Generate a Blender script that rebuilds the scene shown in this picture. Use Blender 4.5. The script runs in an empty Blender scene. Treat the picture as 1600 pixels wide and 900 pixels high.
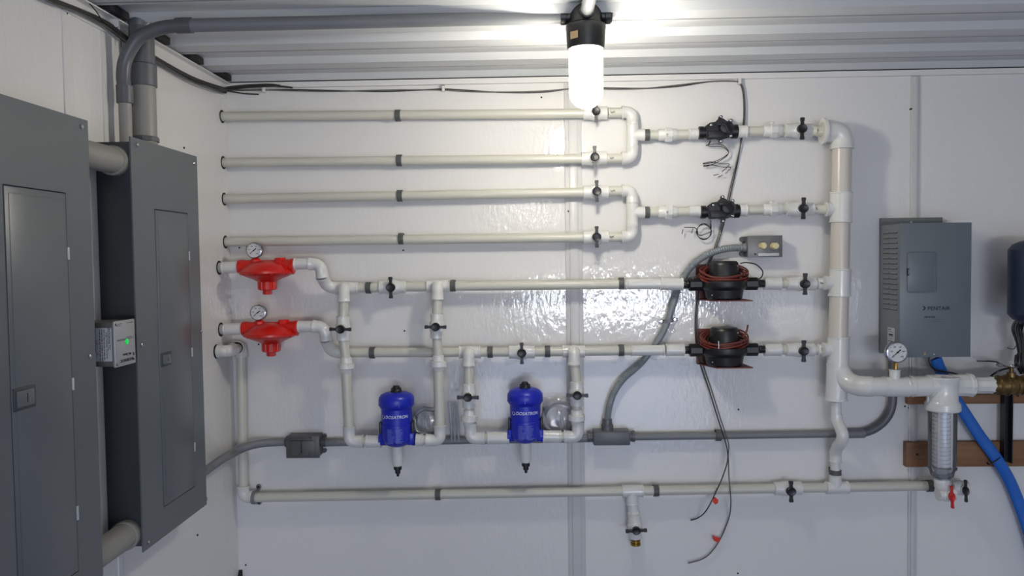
import bpy, bmesh, math, random
from mathutils import Vector, Matrix, Euler
random.seed(7)
PI = math.pi
SC = bpy.context.scene
COL = SC.collection

# ------------------------------------------------------------------ camera
CAM = Vector((0.0, -2.5, 1.72))
YAW, PITCH, ROLL = 1.5, -2.2, -0.75
F = 1200.0
cd = bpy.data.cameras.new('camera'); cam = bpy.data.objects.new('camera', cd); COL.objects.link(cam)
cd.sensor_width = 36.0; cd.lens = 36.0 * F / 1600.0; cd.clip_start = 0.05
R3 = (Matrix.Rotation(math.radians(YAW), 3, 'Z') @ Matrix.Rotation(math.radians(90 + PITCH), 3, 'X')
      @ Matrix.Rotation(math.radians(ROLL), 3, 'Z'))
cam.matrix_world = Matrix.Translation(CAM) @ R3.to_4x4()
SC.camera = cam

# ------------------------------------------------------------------ world, lights, exposure
W = bpy.data.worlds.new('world'); SC.world = W; W.use_nodes = True
W.node_tree.nodes['Background'].inputs[0].default_value = (0.90, 0.90, 0.90, 1)
W.node_tree.nodes['Background'].inputs[1].default_value = 0.27

def area(name, loc, target, sx, sy, power, color):
    ld = bpy.data.lights.new(name, 'AREA'); ld.shape = 'RECTANGLE'; ld.size = sx; ld.size_y = sy
    ld.energy = power; ld.color = color
    o = bpy.data.objects.new(name, ld); COL.objects.link(o); o.location = loc
    d = Vector(target) - Vector(loc); o.rotation_euler = d.to_track_quat('-Z', 'Y').to_euler()
    return o
# unseen lights added behind the camera, with no opening or fixture built for them
area('assumed_daylight_glare', (0.86, -6.0, 1.235), (0.86, 0, 1.235), 1.55, 0.27, 46, (0.88, 0.93, 1.0))  # bare area light for assumed daylight, sized to put the glare on the wall
area('low_blue_fill', (0.5, -4.6, 0.45), (0.5, 0, 0.3), 2.2, 0.8, 17, (0.50, 0.64, 1.0))  # added blue fill, low behind the camera, to cool the lower wall
ld = bpy.data.lights.new('assumed_rear_lamp', 'POINT'); ld.energy = 9.5; ld.color = (1, 0.95, 0.84); ld.shadow_soft_size = 0.04  # assumed second ceiling lamp, placed from a wall reflection, also used as fill
o = bpy.data.objects.new('assumed_rear_lamp', ld); COL.objects.link(o); o.location = (0.0, -4.6, 2.15)
LAMP_STRENGTH = 137.0

SC.view_settings.view_transform = 'Standard'; SC.view_settings.look = 'None'
SC.view_settings.gamma = 1.0; SC.view_settings.use_curve_mapping = False
SC.view_settings.exposure = 0.0

# ------------------------------------------------------------------ pixel -> place
def ray(px, py):
    return (R3 @ Vector(((px - 800) / F, -(py - 450) / F, -1.0))).normalized()
def at(px, py, d=0.0):            # the point d metres in front of the back wall
    v = ray(px, py); t = (-d - CAM.y) / v.y; return CAM + v * t
def atX(px, py, X):               # the point on the vertical plane x = X
    v = ray(px, py); t = (X - CAM.x) / v.x; return CAM + v * t
def proj(p):
    q = R3.transposed() @ (Vector(p) - CAM); return (800 + F * q.x / -q.z, 450 - F * q.y / -q.z)

# ------------------------------------------------------------------ materials
def lin(c):
    return tuple(((v / 255) / 12.92 if v / 255 <= 0.04045 else ((v / 255 + 0.055) / 1.055) ** 2.4) for v in c)
MATS = {}
def mat(name, rgb, rough=0.5, metal=0.0, spec=0.5, var=0.0, vscale=8.0, bump=0.0, bscale=40.0, coat=0.0, emit=None, alpha=None, stretch=None):
    m = bpy.data.materials.new(name); m.use_nodes = True; nt = m.node_tree; N = nt.nodes; L = nt.links
    b = N['Principled BSDF']; c = lin(rgb)
    b.inputs['Base Color'].default_value = (*c, 1); b.inputs['Roughness'].default_value = rough
    b.inputs['Metallic'].default_value = metal; b.inputs['Specular IOR Level'].default_value = spec
    b.inputs['Coat Weight'].default_value = coat; b.inputs['Coat Roughness'].default_value = 0.08
    tc = N.new('ShaderNodeTexCoord'); src = tc.outputs['Object']
    if stretch:
        mp = N.new('ShaderNodeMapping'); mp.inputs['Scale'].default_value = stretch
        L.new(src, mp.inputs['Vector']); src = mp.outputs['Vector']
    if var:
        n = N.new('ShaderNodeTexNoise'); n.inputs['Scale'].default_value = vscale; n.inputs['Detail'].default_value = 4
        L.new(src, n.inputs['Vector'])
        cr = N.new('ShaderNodeValToRGB'); cr.color_ramp.elements[0].position = 0.3; cr.color_ramp.elements[1].position = 0.7
        cr.color_ramp.elements[0].color = (*[x * (1 - var) for x in c], 1); cr.color_ramp.elements[1].color = (*[min(1, x * (1 + var * 0.5)) for x in c], 1)
        L.new(n.outputs['Fac'], cr.inputs['Fac']); L.new(cr.outputs['Color'], b.inputs['Base Color'])
    if bump:
        n = N.new('ShaderNodeTexNoise'); n.inputs['Scale'].default_value = bscale; n.inputs['Detail'].default_value = 3
        L.new(src, n.inputs['Vector'])
        bp = N.new('ShaderNodeBump'); bp.inputs['Strength'].default_value = bump; bp.inputs['Distance'].default_value = 0.002
        L.new(n.outputs['Fac'], bp.inputs['Height']); L.new(bp.outputs['Normal'], b.inputs['Normal'])
    if emit:
        b.inputs['Emission Color'].default_value = (*lin(emit[0]), 1); b.inputs['Emission Strength'].default_value = emit[1]
    MATS[name] = m; return m
def clear_mat(name, tint=(1, 1, 1), gloss=0.12, rough=0.05, body=0.0, transl=False):
    m = bpy.data.materials.new(name); m.use_nodes = True; nt = m.node_tree; N = nt.nodes; L = nt.links
    N.remove(N['Principled BSDF']); out = N['Material Output']
    tr = N.new('ShaderNodeBsdfTransparent'); tr.inputs[0].default_value = (*tint, 1)
    gl = N.new('ShaderNodeBsdfGlossy'); gl.inputs['Roughness'].default_value = rough
    fr = N.new('ShaderNodeFresnel'); fr.inputs['IOR'].default_value = 1.45
    mx = N.new('ShaderNodeMixShader')
    ad = N.new('ShaderNodeMath'); ad.operation = 'ADD'; ad.inputs[1].default_value = gloss * 0.3
    L.new(fr.outputs[0], ad.inputs[0]); L.new(ad.outputs[0], mx.inputs[0])
    L.new(tr.outputs[0], mx.inputs[1]); L.new(gl.outputs[0], mx.inputs[2]); last = mx
    if body:
        df = N.new('ShaderNodeBsdfTranslucent' if transl else 'ShaderNodeBsdfDiffuse'); df.inputs[0].default_value = (0.8, 0.82, 0.85, 1)
        m2 = N.new('ShaderNodeMixShader'); m2.inputs[0].default_value = body
        L.new(mx.outputs[0], m2.inputs[1]); L.new(df.outputs[0], m2.inputs[2]); last = m2
    L.new(last.outputs[0], out.inputs[0]); MATS[name] = m; return m

M_wall = mat('glossy_white_wall_panel', (226, 224, 222), 0.055, spec=0.5, var=0.03, vscale=1.5, bump=0.42, bscale=85, stretch=(1, 1, 0.45))
M_trim = mat('white_trim', (222, 220, 218), 0.3)
M_strip = mat('panel_joint_strip', (204, 203, 202), 0.35)
M_ceil = mat('painted_steel_ceiling', (205, 207, 208), 0.38, var=0.10, vscale=3.0, stretch=(0.25, 3, 3))
M_rail = mat('galvanised_rail', (150, 150, 150), 0.4, 0.3, var=0.1)
M_dark = mat('dark_gap', (28, 28, 30), 0.8)
M_floor = mat('blue_grey_bounce_floor', (84, 98, 128), 0.5, var=0.1)  # unseen floor, made blue so its bounce light tints the lower wall
M_pipe = mat('cream_pvc_pipe', (202, 200, 188), 0.34)
M_fit = mat('white_pvc_fitting', (219, 218, 214), 0.22, coat=0.2)
M_big = mat('warm_white_pvc', (208, 200, 190), 0.3)
M_black = mat('black_plastic', (22, 22, 24), 0.38)
M_meter = mat('black_glass_filled_nylon', (20, 20, 23), 0.42, var=0.1, vscale=60)
M_strap = mat('dark_grey_strap', (84, 86, 84), 0.5)
M_cond = mat('grey_conduit', (122, 124, 127), 0.45, var=0.05)
M_cond_d = mat('dark_grey_conduit', (92, 94, 98), 0.4, var=0.05)
M_cond_l = mat('faded_grey_conduit', (142, 140, 134), 0.5, var=0.05)
M_flex = mat('grey_flexible_conduit', (128, 134, 138), 0.35)
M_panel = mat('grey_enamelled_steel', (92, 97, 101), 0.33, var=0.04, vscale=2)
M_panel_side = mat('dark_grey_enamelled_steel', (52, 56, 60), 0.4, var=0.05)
M_box = mat('grey_steel_box', (118, 116, 117), 0.4, 0.3, var=0.1, vscale=20)
M_boxdark = mat('cast_grey_box', (92, 91, 92), 0.45, 0.2, var=0.1, vscale=20)
M_steel = mat('bright_screw', (190, 190, 192), 0.25, 1.0)
M_chrome = mat('chrome', (200, 200, 202), 0.12, 1.0)
M_red = mat('red_paint', (206, 24, 12), 0.32, coat=0.15, bump=0.1, bscale=120)
M_redp = mat('red_plastic', (200, 25, 25), 0.4)
M_redtape = mat('red_tape', (214, 44, 30), 0.5)
M_blue = mat('blue_plastic', (22, 38, 176), 0.34, bump=0.1, bscale=150)
M_hose = mat('blue_hose', (36, 106, 198), 0.42, var=0.1, vscale=20)
M_tank = mat('dark_blue_tank', (27, 39, 66), 0.5)
M_white = mat('white_print', (230, 232, 240), 0.6)
M_faint = mat('faint_print', (120, 135, 215), 0.6)
M_ink = mat('black_ink', (24, 24, 26), 0.7)
M_inkf = mat('worn_ink', (75, 75, 80), 0.7)
M_brass = mat('brass', (176, 142, 72), 0.3, 1.0)
M_bronze = mat('aged_brass', (120, 98, 62), 0.4, 0.8, var=0.3, vscale=60)
M_gland = mat('ivory_gland', (216, 204, 156), 0.4)
M_cable = mat('grey_cable', (88, 87, 84), 0.5)
M_cabled = mat('dark_cable', (48, 46, 44), 0.5)
M_wire = mat('black_wire', (18, 18, 20), 0.4)
M_coil = mat('brown_red_cable', (112, 44, 34), 0.42)
M_brack = mat('oxide_bracket', (112, 52, 44), 0.5)
M_wood = mat('stained_timber', (136, 94, 60), 0.55, var=0.22, vscale=9, stretch=(0.6, 4, 7))
M_dial = mat('dial_face', (214, 214, 212), 0.4)
M_rim = mat('gauge_rim', (165, 165, 167), 0.16, 1.0)
M_sheet = mat('grey_controller_enamel', (104, 112, 118), 0.36, var=0.03)
M_sheet_s = mat('grey_controller_lit_side', (116, 121, 123), 0.4, var=0.03)  # lighter than the front: lamplight on the side put into the colour
M_label = mat('pale_label', (190, 192, 194), 0.5)
M_timer = mat('timer_face', (166, 166, 168), 0.35, 0.2)
M_timer_s = mat('timer_casting', (98, 97, 92), 0.5, 0.2, var=0.15, vscale=30)
M_led = mat('green_led', (30, 200, 90), 0.3, emit=((30, 230, 90), 0.35))
M_tan = mat('tan_label', (176, 150, 110), 0.5)
M_bulb = mat('lit_bulb', (255, 255, 255), 0.5, emit=((255, 248, 232), LAMP_STRENGTH))
M_screen = mat('white_filter_screen', (222, 222, 220), 0.4)
M_glass = clear_mat('jar_glass', (0.98, 0.98, 0.98), 0.0, 0.10, 0.035, True)
M_sleeve = clear_mat('clear_sleeve', (0.95, 0.955, 0.97), 0.15, 0.06, 0.06)
M_bag = clear_mat('clear_bag', (0.92, 0.92, 0.93), 0.2, 0.16, 0.06)
M_tube = clear_mat('clear_tube', (0.80, 0.81, 0.83), 0.3, 0.12, 0.30)

# ------------------------------------------------------------------ mesh helpers
def frame(d):
    d = Vector(d).normalized()
    u = d.cross(Vector((0, 0, 1)))
    if u.length < 1e-3: u = d.cross(Vector((0, 1, 0)))
    u.normalize(); return d, u, d.cross(u).normalized()
class MB:
    def __init__(s): s.b = bmesh.new(); s.mi = 0
    def ring(s, c, u, v, r, n, ru=None):
        return [s.b.verts.new(c + u * (math.cos(2 * PI * i / n) * r) + v * (math.sin(2 * PI * i / n) * (ru or r))) for i in range(n)]
    def skin(s, rings, cap0=True, cap1=True, closed=False):
        n = len(rings[0]); k = len(rings)
        for a in range(k if closed else k - 1):
            A, B = rings[a], rings[(a + 1) % k]
            for i in range(n):
                j = (i + 1) % n; s.b.faces.new((A[i], A[j], B[j], B[i]))
        if not closed:
            if cap0: s.b.faces.new(rings[0][::-1])
            if cap1: s.b.faces.new(rings[-1])
        return s
    def cyl(s, p0, p1, r0, r1=None, n=24, cap=True):
        p0, p1 = Vector(p0), Vector(p1); d, u, v = frame(p1 - p0); r1 = r0 if r1 is None else r1
        return s.skin([s.ring(p0, u, v, r0, n), s.ring(p1, u, v, r1, n)], cap, cap)
    def lathe(s, o, axis, prof, n=28, rot=0.0):   # prof: (t along axis, r)
        o = Vector(o); d, u, v = frame(axis)
        u2 = u * math.cos(rot) + v * math.sin(rot); v2 = -u * math.sin(rot) + v * math.cos(rot)
        return s.skin([s.ring(o + d * t, u2, v2, max(r, 1e-5), n) for t, r in prof])
    def tube(s, pts, r, n=12, closed=False, rs=None, cap=True, flat=None):
        pts = [Vector(p) for p in pts]; k = len(pts); rings = []
        tg = []
        for i in range(k):
            a = pts[(i - 1) % k] if (closed or i > 0) else pts[i]; b = pts[(i + 1) % k] if (closed or i < k - 1) else pts[i]
            tg.append((b - a).normalized())
        _, u, v = frame(tg[0])
        for i in range(k):
            t = tg[i]; u = (u - t * u.dot(t)).normalized(); v = t.cross(u)
            rr = rs[i] if rs else r
            if flat:   # flattened section, wide in the wall plane
                w = t.cross(Vector((0, 1, 0))).normalized(); rings.append(s.ring(pts[i], w, Vector((0, 1, 0)), flat[0], n, flat[1]))
            else: rings.append(s.ring(pts[i], u, v, rr, n))
        return s.skin(rings, cap, cap, closed)
    def box(s, a, b):
        x0, x1 = sorted((a[0], b[0])); y0, y1 = sorted((a[1], b[1])); z0, z1 = sorted((a[2], b[2]))
        m = bmesh.ops.create_cube(s.b, size=1, matrix=Matrix.Translation(((x0 + x1) / 2, (y0 + y1) / 2, (z0 + z1) / 2)) @ Matrix.Diagonal((x1 - x0, y1 - y0, z1 - z0, 1)))
        return s
    def rbox(s, a, b, w=0.003, seg=2):
        n0 = len(s.b.verts); t = bmesh.new()
        x0, x1 = sorted((a[0], b[0])); y0, y1 = sorted((a[1], b[1])); z0, z1 = sorted((a[2], b[2]))
        bmesh.ops.create_cube(t, size=1, matrix=Matrix.Translation(((x0 + x1) / 2, (y0 + y1) / 2, (z0 + z1) / 2)) @ Matrix.Diagonal((x1 - x0, y1 - y0, z1 - z0, 1)))
        bmesh.ops.bevel(t, geom=t.edges[:], offset=w, segments=seg, affect='EDGES', profile=0.5)
        me = bpy.data.meshes.new('t'); t.to_mesh(me); t.free(); s.b.from_mesh(me); bpy.data.meshes.remove(me)
        return s
    def quad(s, a, b, c, d):
        s.b.faces.new([s.b.verts.new(Vector(p)) for p in (a, b, c, d)]); return s
    def sphere(s, c, r, sc=(1, 1, 1), seg=20):
        bmesh.ops.create_uvsphere(s.b, u_segments=seg, v_segments=seg // 2 + 2, radius=r, matrix=Matrix.Translation(Vector(c)) @ Matrix.Diagonal((*sc, 1))); return s
    def prism(s, pts, off):
        off = Vector(off); A = [s.b.verts.new(Vector(p)) for p in pts]; B = [s.b.verts.new(Vector(p) + off) for p in pts]
        n = len(A); s.b.faces.new(A[::-1]); s.b.faces.new(B)
        for i in range(n): s.b.faces.new((A[i], A[(i + 1) % n], B[(i + 1) % n], B[i]))
        return s
    def build(s, name, m, parent=None, flatshade=False):
        bmesh.ops.recalc_face_normals(s.b, faces=s.b.faces[:])
        org = Vector((0, 0, 0))
        if parent is not None: org = ORG[parent.name]
        else:
            zs = [v.co for v in s.b.verts]
            org = Vector((sum(p.x for p in zs) / len(zs), sum(p.y for p in zs) / len(zs), min(p.z for p in zs)))
        bmesh.ops.translate(s.b, verts=s.b.verts[:], vec=-org)
        for f in s.b.faces: f.smooth = not flatshade
        for e in s.b.edges:
            if len(e.link_faces) == 2 and e.calc_face_angle(0) > 0.6: e.smooth = False
        me = bpy.data.meshes.new(name); s.b.to_mesh(me); s.b.free(); me.materials.append(m)
        o = bpy.data.objects.new(name, me); COL.objects.link(o)
        if parent is not None: o.parent = parent
        else: o.location = org
        ORG[o.name] = org; return o
ORG = {}
def thing(name, label, cat, loc, group=None):
    o = bpy.data.objects.new(name, None); COL.objects.link(o); o.location = Vector(loc); o.empty_display_size = 0.05
    ORG[o.name] = Vector(loc); o['label'] = label; o['category'] = cat
    if group: o['group'] = group
    return o
def tag(o, label, cat, group=None):
    o['label'] = label; o['category'] = cat
    if group: o['group'] = group
    return o
def struct(name, mb, m, parent=None):
    o = mb.build(name, m, parent)
    if parent is None: o['kind'] = 'structure'
    return o
def dup(src, label, M, group=None):
    c = src.copy(); COL.objects.link(c); c.matrix_world = M; c['label'] = label
    if group: c['group'] = group
    for ch in list(src.children):
        d = ch.copy(); COL.objects.link(d); d.parent = c; d.matrix_parent_inverse = Matrix()
        for g in list(ch.children):
            e = g.copy(); COL.objects.link(e); e.parent = d
    return c
def spline(pts, k=8):
    pts = [Vector(p) for p in pts]; P = [pts[0] * 2 - pts[1]] + pts + [pts[-1] * 2 - pts[-2]]; out = []
    for i in range(1, len(P) - 2):
        for j in range(k):
            t = j / k; a, b, c, d = P[i - 1], P[i], P[i + 1], P[i + 2]
            out.append(0.5 * ((2 * b) + (c - a) * t + (2 * a - 5 * b + 4 * c - d) * t * t + (3 * b - a - 3 * c + d) * t ** 3))
    out.append(pts[-1]); return out
def corner(a, c, b, rad, k=8):    # a -> c -> b with the corner rounded
    a, c, b = Vector(a), Vector(c), Vector(b); u = (a - c).normalized(); v = (b - c).normalized()
    p, q = c + u * rad, c + v * rad
    return [a] + [p * (1 - t) ** 2 + c * 2 * t * (1 - t) + q * t * t for t in [j / k for j in range(k + 1)]] + [b]
WALLM = Matrix(((1, 0, 0), (0, 0, -1), (0, 1, 0)))     # text lying on a surface that faces the camera
SIDEM = Matrix(((0, 0, 1), (1, 0, 0), (0, 1, 0)))      # text on a surface that faces +x
def text(name, body, size, loc, m, parent, rot=WALLM, spin=0.0, bend=None, sx=1.0, shear=0.0, ext=0.0003, off=0.0, xo=0.0):
    cu = bpy.data.curves.new('t', 'FONT'); cu.body = body; cu.size = size; cu.extrude = ext; cu.align_x = 'CENTER'; cu.align_y = 'CENTER'; cu.shear = shear; cu.offset = off
    cu.resolution_u = 3
    t = bpy.data.objects.new('t', cu); me = bpy.data.meshes.new_from_object(t)
    bpy.data.objects.remove(t); bpy.data.curves.remove(cu)
    R = rot @ Matrix.Rotation(spin, 3, 'Z'); loc = Vector(loc); org = ORG[parent.name]
    for v in me.vertices:
        c = v.co.copy(); c.x = c.x * sx + xo
        if bend: c = Vector((bend * math.sin(c.x / bend), c.y, c.z - bend * (1 - math.cos(c.x / bend))))
        v.co = R @ c + loc - org
    me.materials.append(m); me.name = name
    o = bpy.data.objects.new(name, me); COL.objects.link(o); o.parent = parent; ORG[o.name] = org; return o

# ================================================================== THE ROOM
XL = at(363, 520).x
XR = 2.05
ZC = at(1000, 117).z
YB = -6.5
struct('wall_back', MB().box((XL - 0.06, 0, 0), (XR, 0.06, ZC + 0.1)), M_wall)
struct('wall_left', MB().box((XL - 0.06, YB, 0), (XL, -0.0005, ZC - 0.012)), M_wall)
struct('wall_right', MB().box((XR, YB, 0), (XR + 0.06, 0.06, ZC + 0.1)), M_wall)
struct('floor', MB().box((XL - 0.06, YB, -0.05), (XR + 0.06, 0.06, 0)), M_floor)
# corrugated steel ceiling: trapezoid ribs that run parallel to the back wall
mb = MB(); prof = [(0.06, ZC), (-0.014, ZC)]; y = -0.014
while y > YB:
    prof += [(y - 0.020, ZC + 0.017), (y - 0.105, ZC + 0.017), (y - 0.125, ZC), (y - 0.209, ZC)]; y -= 0.209
x0, x1 = XL - 0.06, XR + 0.06
V0 = [mb.b.verts.new((x0, a, b)) for a, b in prof]; V1 = [mb.b.verts.new((x1, a, b)) for a, b in prof]
for i in range(len(prof) - 1): mb.b.faces.new((V0[i], V0[i + 1], V1[i + 1], V1[i]))
T0 = [mb.b.verts.new((x0, prof[0][0], ZC + 0.05)), mb.b.verts.new((x1, prof[0][0], ZC + 0.05)), mb.b.verts.new((x1, prof[-1][0], ZC + 0.05)), mb.b.verts.new((x0, prof[-1][0], ZC + 0.05))]
mb.b.faces.new(T0)
ceil = struct('ceiling', mb, M_ceil)
# thin seams where roof sheets lap
mb = MB()
for k in range(0, 6):
    yy = -0.014 - 0.209 * k
    mb.box((XL, yy - 0.145, ZC - 0.0012), (XR, yy - 0.141, ZC + 0.001))
mb.build('lap_seam', M_rail, ceil)
for k in range(0, 9):
    yy = -0.014 - 0.209 * k
    MB().rbox((XL + .001, yy - .020, ZC - .004), (XL + .034, yy - .106, ZC + .0165), .003).build('gap_shade_block', M_dark, ceil)  # dark blocks added to stand in for shaded gaps above the left trim
struct('trim_1', MB().box((XL, -0.014, ZC - 0.021), (XR, -0.0005, ZC - 0.004)), M_trim)
struct('trim_2', MB().box((XL, -0.010, ZC - 0.003), (XR, -0.0002, ZC + 0.001)), M_dark)
# angle along the top of the left wall
p = MB().box((XL + 0.0005, YB, ZC - 0.045), (XL + 0.004, -0.015, ZC - 0.005)).box((XL + 0.0005, YB, ZC - 0.009), (XL + 0.022, -0.015, ZC - 0.0055))
struct('trim_3', p, M_trim)
struct('trim_4', MB().box((XL - 0.058, YB, ZC - 0.011), (XL, -0.015, ZC + 0.0)), M_dark)

def wall_strip(name, px, w, dz=0.0):
    x = at(px, 500).x
    mb = MB().rbox((x - w / 2, -0.005, 0.0), (x + w / 2, 0.0005, ZC - 0.022), .0022).rbox((x - w * 0.26, -0.009, 0.0), (x + w * 0.26, -0.003, ZC - 0.022), .0022)
    return struct(name, mb, M_strip)
wall_strip('trim_5', 898, 0.056); wall_strip('trim_6', 1427, 0.028)
for i, (pa, pb, w) in enumerate([((103, 60), (112, 160), 0.03), ((160, 60), (166, 200), 0.018)]):
    q = atX(*pa, XL)
    struct('trim_%d' % (7 + i), MB().box((XL, q.y - w / 2 - .0, 0), (XL + 0.003, q.y + w / 2, ZC - 0.046)), M_trim)
# small wall screws
for nm, d_, X in [('wall_back', 0, None)]:
    wb = bpy.data.objects['wall_back']
    for px, py in [(898, 716), (896, 857), (888, 330), (1154, 640), (1153, 896), (632, 517), (630, 391), (846, 152), (1424, 170), (1563, 114), (1300, 115), (1411, 115),
                   (404, 546 - 8), (386, 386), (374, 387), (384, 883), (1414, 635), (1420, 637), (1420, 735), (1161, 378)]:
        c = at(px, py, 0.0015 if abs(px - 896) > 12 and abs(px - 1424) > 2 else 0.007)
        MB().lathe(c + Vector((0, 0.008, 0)), (0, -1, 0), [(0, .0028), (.008, .0028), (.0095, .0015)], 10).build('screw', M_ink, wb)
wl = bpy.data.objects['wall_left']
for px, py in [(103, 21), (308, 836), (287, 231)]:
    c = atX(px, py, XL); MB().lathe(c - Vector((0.006, 0, 0)), (1, 0, 0), [(0, .003), (.0085, .003), (.0095, .0015)], 10).build('screw', M_ink, wl)

# ================================================================== PIPE FITTINGS
RP = 0.0152
RF = 0.0195
def lipped(mb, p0, p1, r, lip=0.0012):
    p0, p1 = Vector(p0), Vector(p1); L = (p1 - p0).length
    return mb.lathe(p0, p1 - p0, [(0, r - .0015), (.0006, r + lip), (.004, r + lip), (.0055, r), (L - .0055, r), (L - .004, r + lip), (L - .0006, r + lip), (L, r - .0015)], 28)
def f_pipe(par, p0, p1, r=RP, m=None): return MB().cyl(p0, p1, r).build('pipe', m or M_pipe, par)
def f_coupling(par, p0, p1, r=RF, m=None): return lipped(MB(), p0, p1, r).build('coupling', m or M_fit, par)
def f_elbow(par, a, c, b, r=RF, rad=None, m=None):
    a, c, b = Vector(a), Vector(c), Vector(b); mb = MB()
    mb.tube(corner(a, c, b, rad or r * 1.15, 9), r * 0.97, 24)
    for e in (a, b):
        d = (c - e).normalized(); L = min((c - e).length * 0.55, r * 1.0)
        mb.lathe(e, d, [(0, r * .93), (.0006, r + .0014), (.004, r + .0014), (.0055, r + .0004), (L, r * .99)], 24)
    return mb.build('elbow', m or M_fit, par)
def f_tee(par, a, b, s, r=RF, m=None, rs=None):
    a, b, s = Vector(a), Vector(b), Vector(s); mb = MB(); lipped(mb, a, b, r)
    d = b - a; t = (s - a).dot(d) / d.length_squared; q = a + d * t
    rs = rs or r; L = (s - q).length
    mb.lathe(q, s - q, [(0, rs), (L - .0055, rs), (L - .004, rs + .0012), (L - .0006, rs + .0012), (L, rs - .001)], 28)
    return mb.build('tee', m or M_fit, par)
def f_union(par, p0, p1, rn=0.0225, sc=1.0, sides=8, e=.72):
    p0, p1 = Vector(p0), Vector(p1); L = (p1 - p0).length; mb = MB()
    mb.lathe(p0, p1 - p0, [(0, .0165 * sc), (L * .05, .0185 * sc), (L * .30, .0185 * sc), (L * .42, .0205 * sc)], 24)
    mb.lathe(p0, p1 - p0, [(L * .36, rn - .002), (L * .38, rn), (L * e, rn), (L * (e + .02), rn - .002)], sides, PI / 8)
    mb.lathe(p0, p1 - p0, [(L * .74, .0195 * sc), (L * .95, .0185 * sc), (L, .0165 * sc)], 24)
    return mb.build('union', M_fit, par)

# ball valve, one of its kind, pipe along x, handle across it
def proto_valve():
    t = thing('ball_valve', '', 'valve', (0, 0, 0))
    mb = MB(); L = 0.040
    mb.lathe((-L, 0, 0), (1, 0, 0), [(0, .0175), (.001, .0208), (.018, .0204), (.024, .0215), (.032, .0235), (.048, .0235), (.056, .0215), (.062, .0204), (.079, .0208), (.080, .0175)], 28)
    mb.lathe((0, 0, 0), (0, -1, 0), [(.015, .0165), (.027, .0160), (.0275, .013)], 24)
    mb.build('body', M_fit, t)
    mb = MB().lathe((0, 0, 0), (0, -1, 0), [(.027, .012), (.029, .0140), (.039, .0137), (.041, .0120), (.0395, .007), (.0395, .001)], 20)
    for s in (1, -1):
        mb.prism([(-.0052, -.030, s * .009), (.0052, -.030, s * .009), (.0042, -.030, s * .020), (.0060, -.030, s * .030), (.0050, -.030, s * .0340), (-.0050, -.030, s * .0340), (-.0060, -.030, s * .030), (-.0042, -.030, s * .020)], (0, -.008, 0))
    mb.build('handle', M_black, t)
    return t
VALVE = proto_valve(); used_valve = [False]
def valve(a, b, label, group, d=None, twist=0.0, sc=1.0):
    """a, b: world end points of the pipe axis through the valve"""
    a, b = Vector(a), Vector(b); c = (a + b) / 2; x = (b - a).normalized(); y = Vector((0, 1, 0)); y = (y - x * y.dot(x)).normalized(); z = x.cross(y)
    s = (b - a).length / 0.080
    M = Matrix.Translation(c) @ Matrix((x, y, z)).transposed().to_4x4() @ Matrix.Rotation(twist, 4, 'X') @ Matrix.Diagonal((s, sc, sc, 1))
    if not used_valve[0]:
        used_valve[0] = True; VALVE.matrix_world = M; VALVE['label'] = label; VALVE['group'] = group; return VALVE
    return dup(VALVE, label, M, group)

# pipe strap: a snap clamp with a foot on the wall, one of its kind
def proto_strap():
    t = thing('pipe_strap', '', 'pipe strap', (0, 0, 0))
    mb = MB(); n = 16; r0, r1, w = RP + .0006, RP + .0036, .0085
    ang = [math.radians(-100 + 250 * i / n) for i in range(n + 1)]      # open toward the wall's upper side
    rows = []
    for a in ang:
        yv, zv = -math.cos(a), math.sin(a)
        rows.append([mb.b.verts.new((-w, yv * r0, zv * r0)), mb.b.verts.new((w, yv * r0, zv * r0)), mb.b.verts.new((w, yv * r1, zv * r1)), mb.b.verts.new((-w, yv * r1, zv * r1))])
    mb.skin(rows)
    mb.build('band', M_strap, t)
    MB().rbox((-w, .012, -.008), (w, .0335, .008), .001).build('foot', M_strap, t)
    MB().lathe((0, -r1 + .0005, 0), (0, -1, 0), [(0, .003), (.0016, .0026)], 10).build('nub', M_strap, t)
    return t
STRAP = proto_strap(); used_strap = [False]
def strap(c, x, label, group, d):
    x = Vector(x).normalized(); y = Vector((0, 1, 0)); y = (y - x * y.dot(x)).normalized(); z = x.cross(y)
    M = Matrix.Translation(c) @ Matrix((x, y, z)).transposed().to_4x4() @ Matrix.Diagonal((1, 1, 1, 1))
    if not used_strap[0]:
        used_strap[0] = True; STRAP.matrix_world = M; STRAP['label'] = label; STRAP['group'] = group; s = STRAP
    else: s = dup(STRAP, label, M, group)
    for ch in s.children:
        if ch.name.startswith('foot'): ch.scale = (1, 1, 1); ch.scale.y = (d - .012) / .0215; ch.location.y = .012 - .012 * ch.scale.y
    return s

def hole(px, py, d, X=None, r=.021):
    c = atX(px, py, XL) if X is None else X
    MB().lathe(Vector((XL - .001, c.y, c.z)), (1, 0, 0), [(0, r), (.0018, r), (.002, r - .001)], 24).build('pipe_hole', M_ink, wl)

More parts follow.
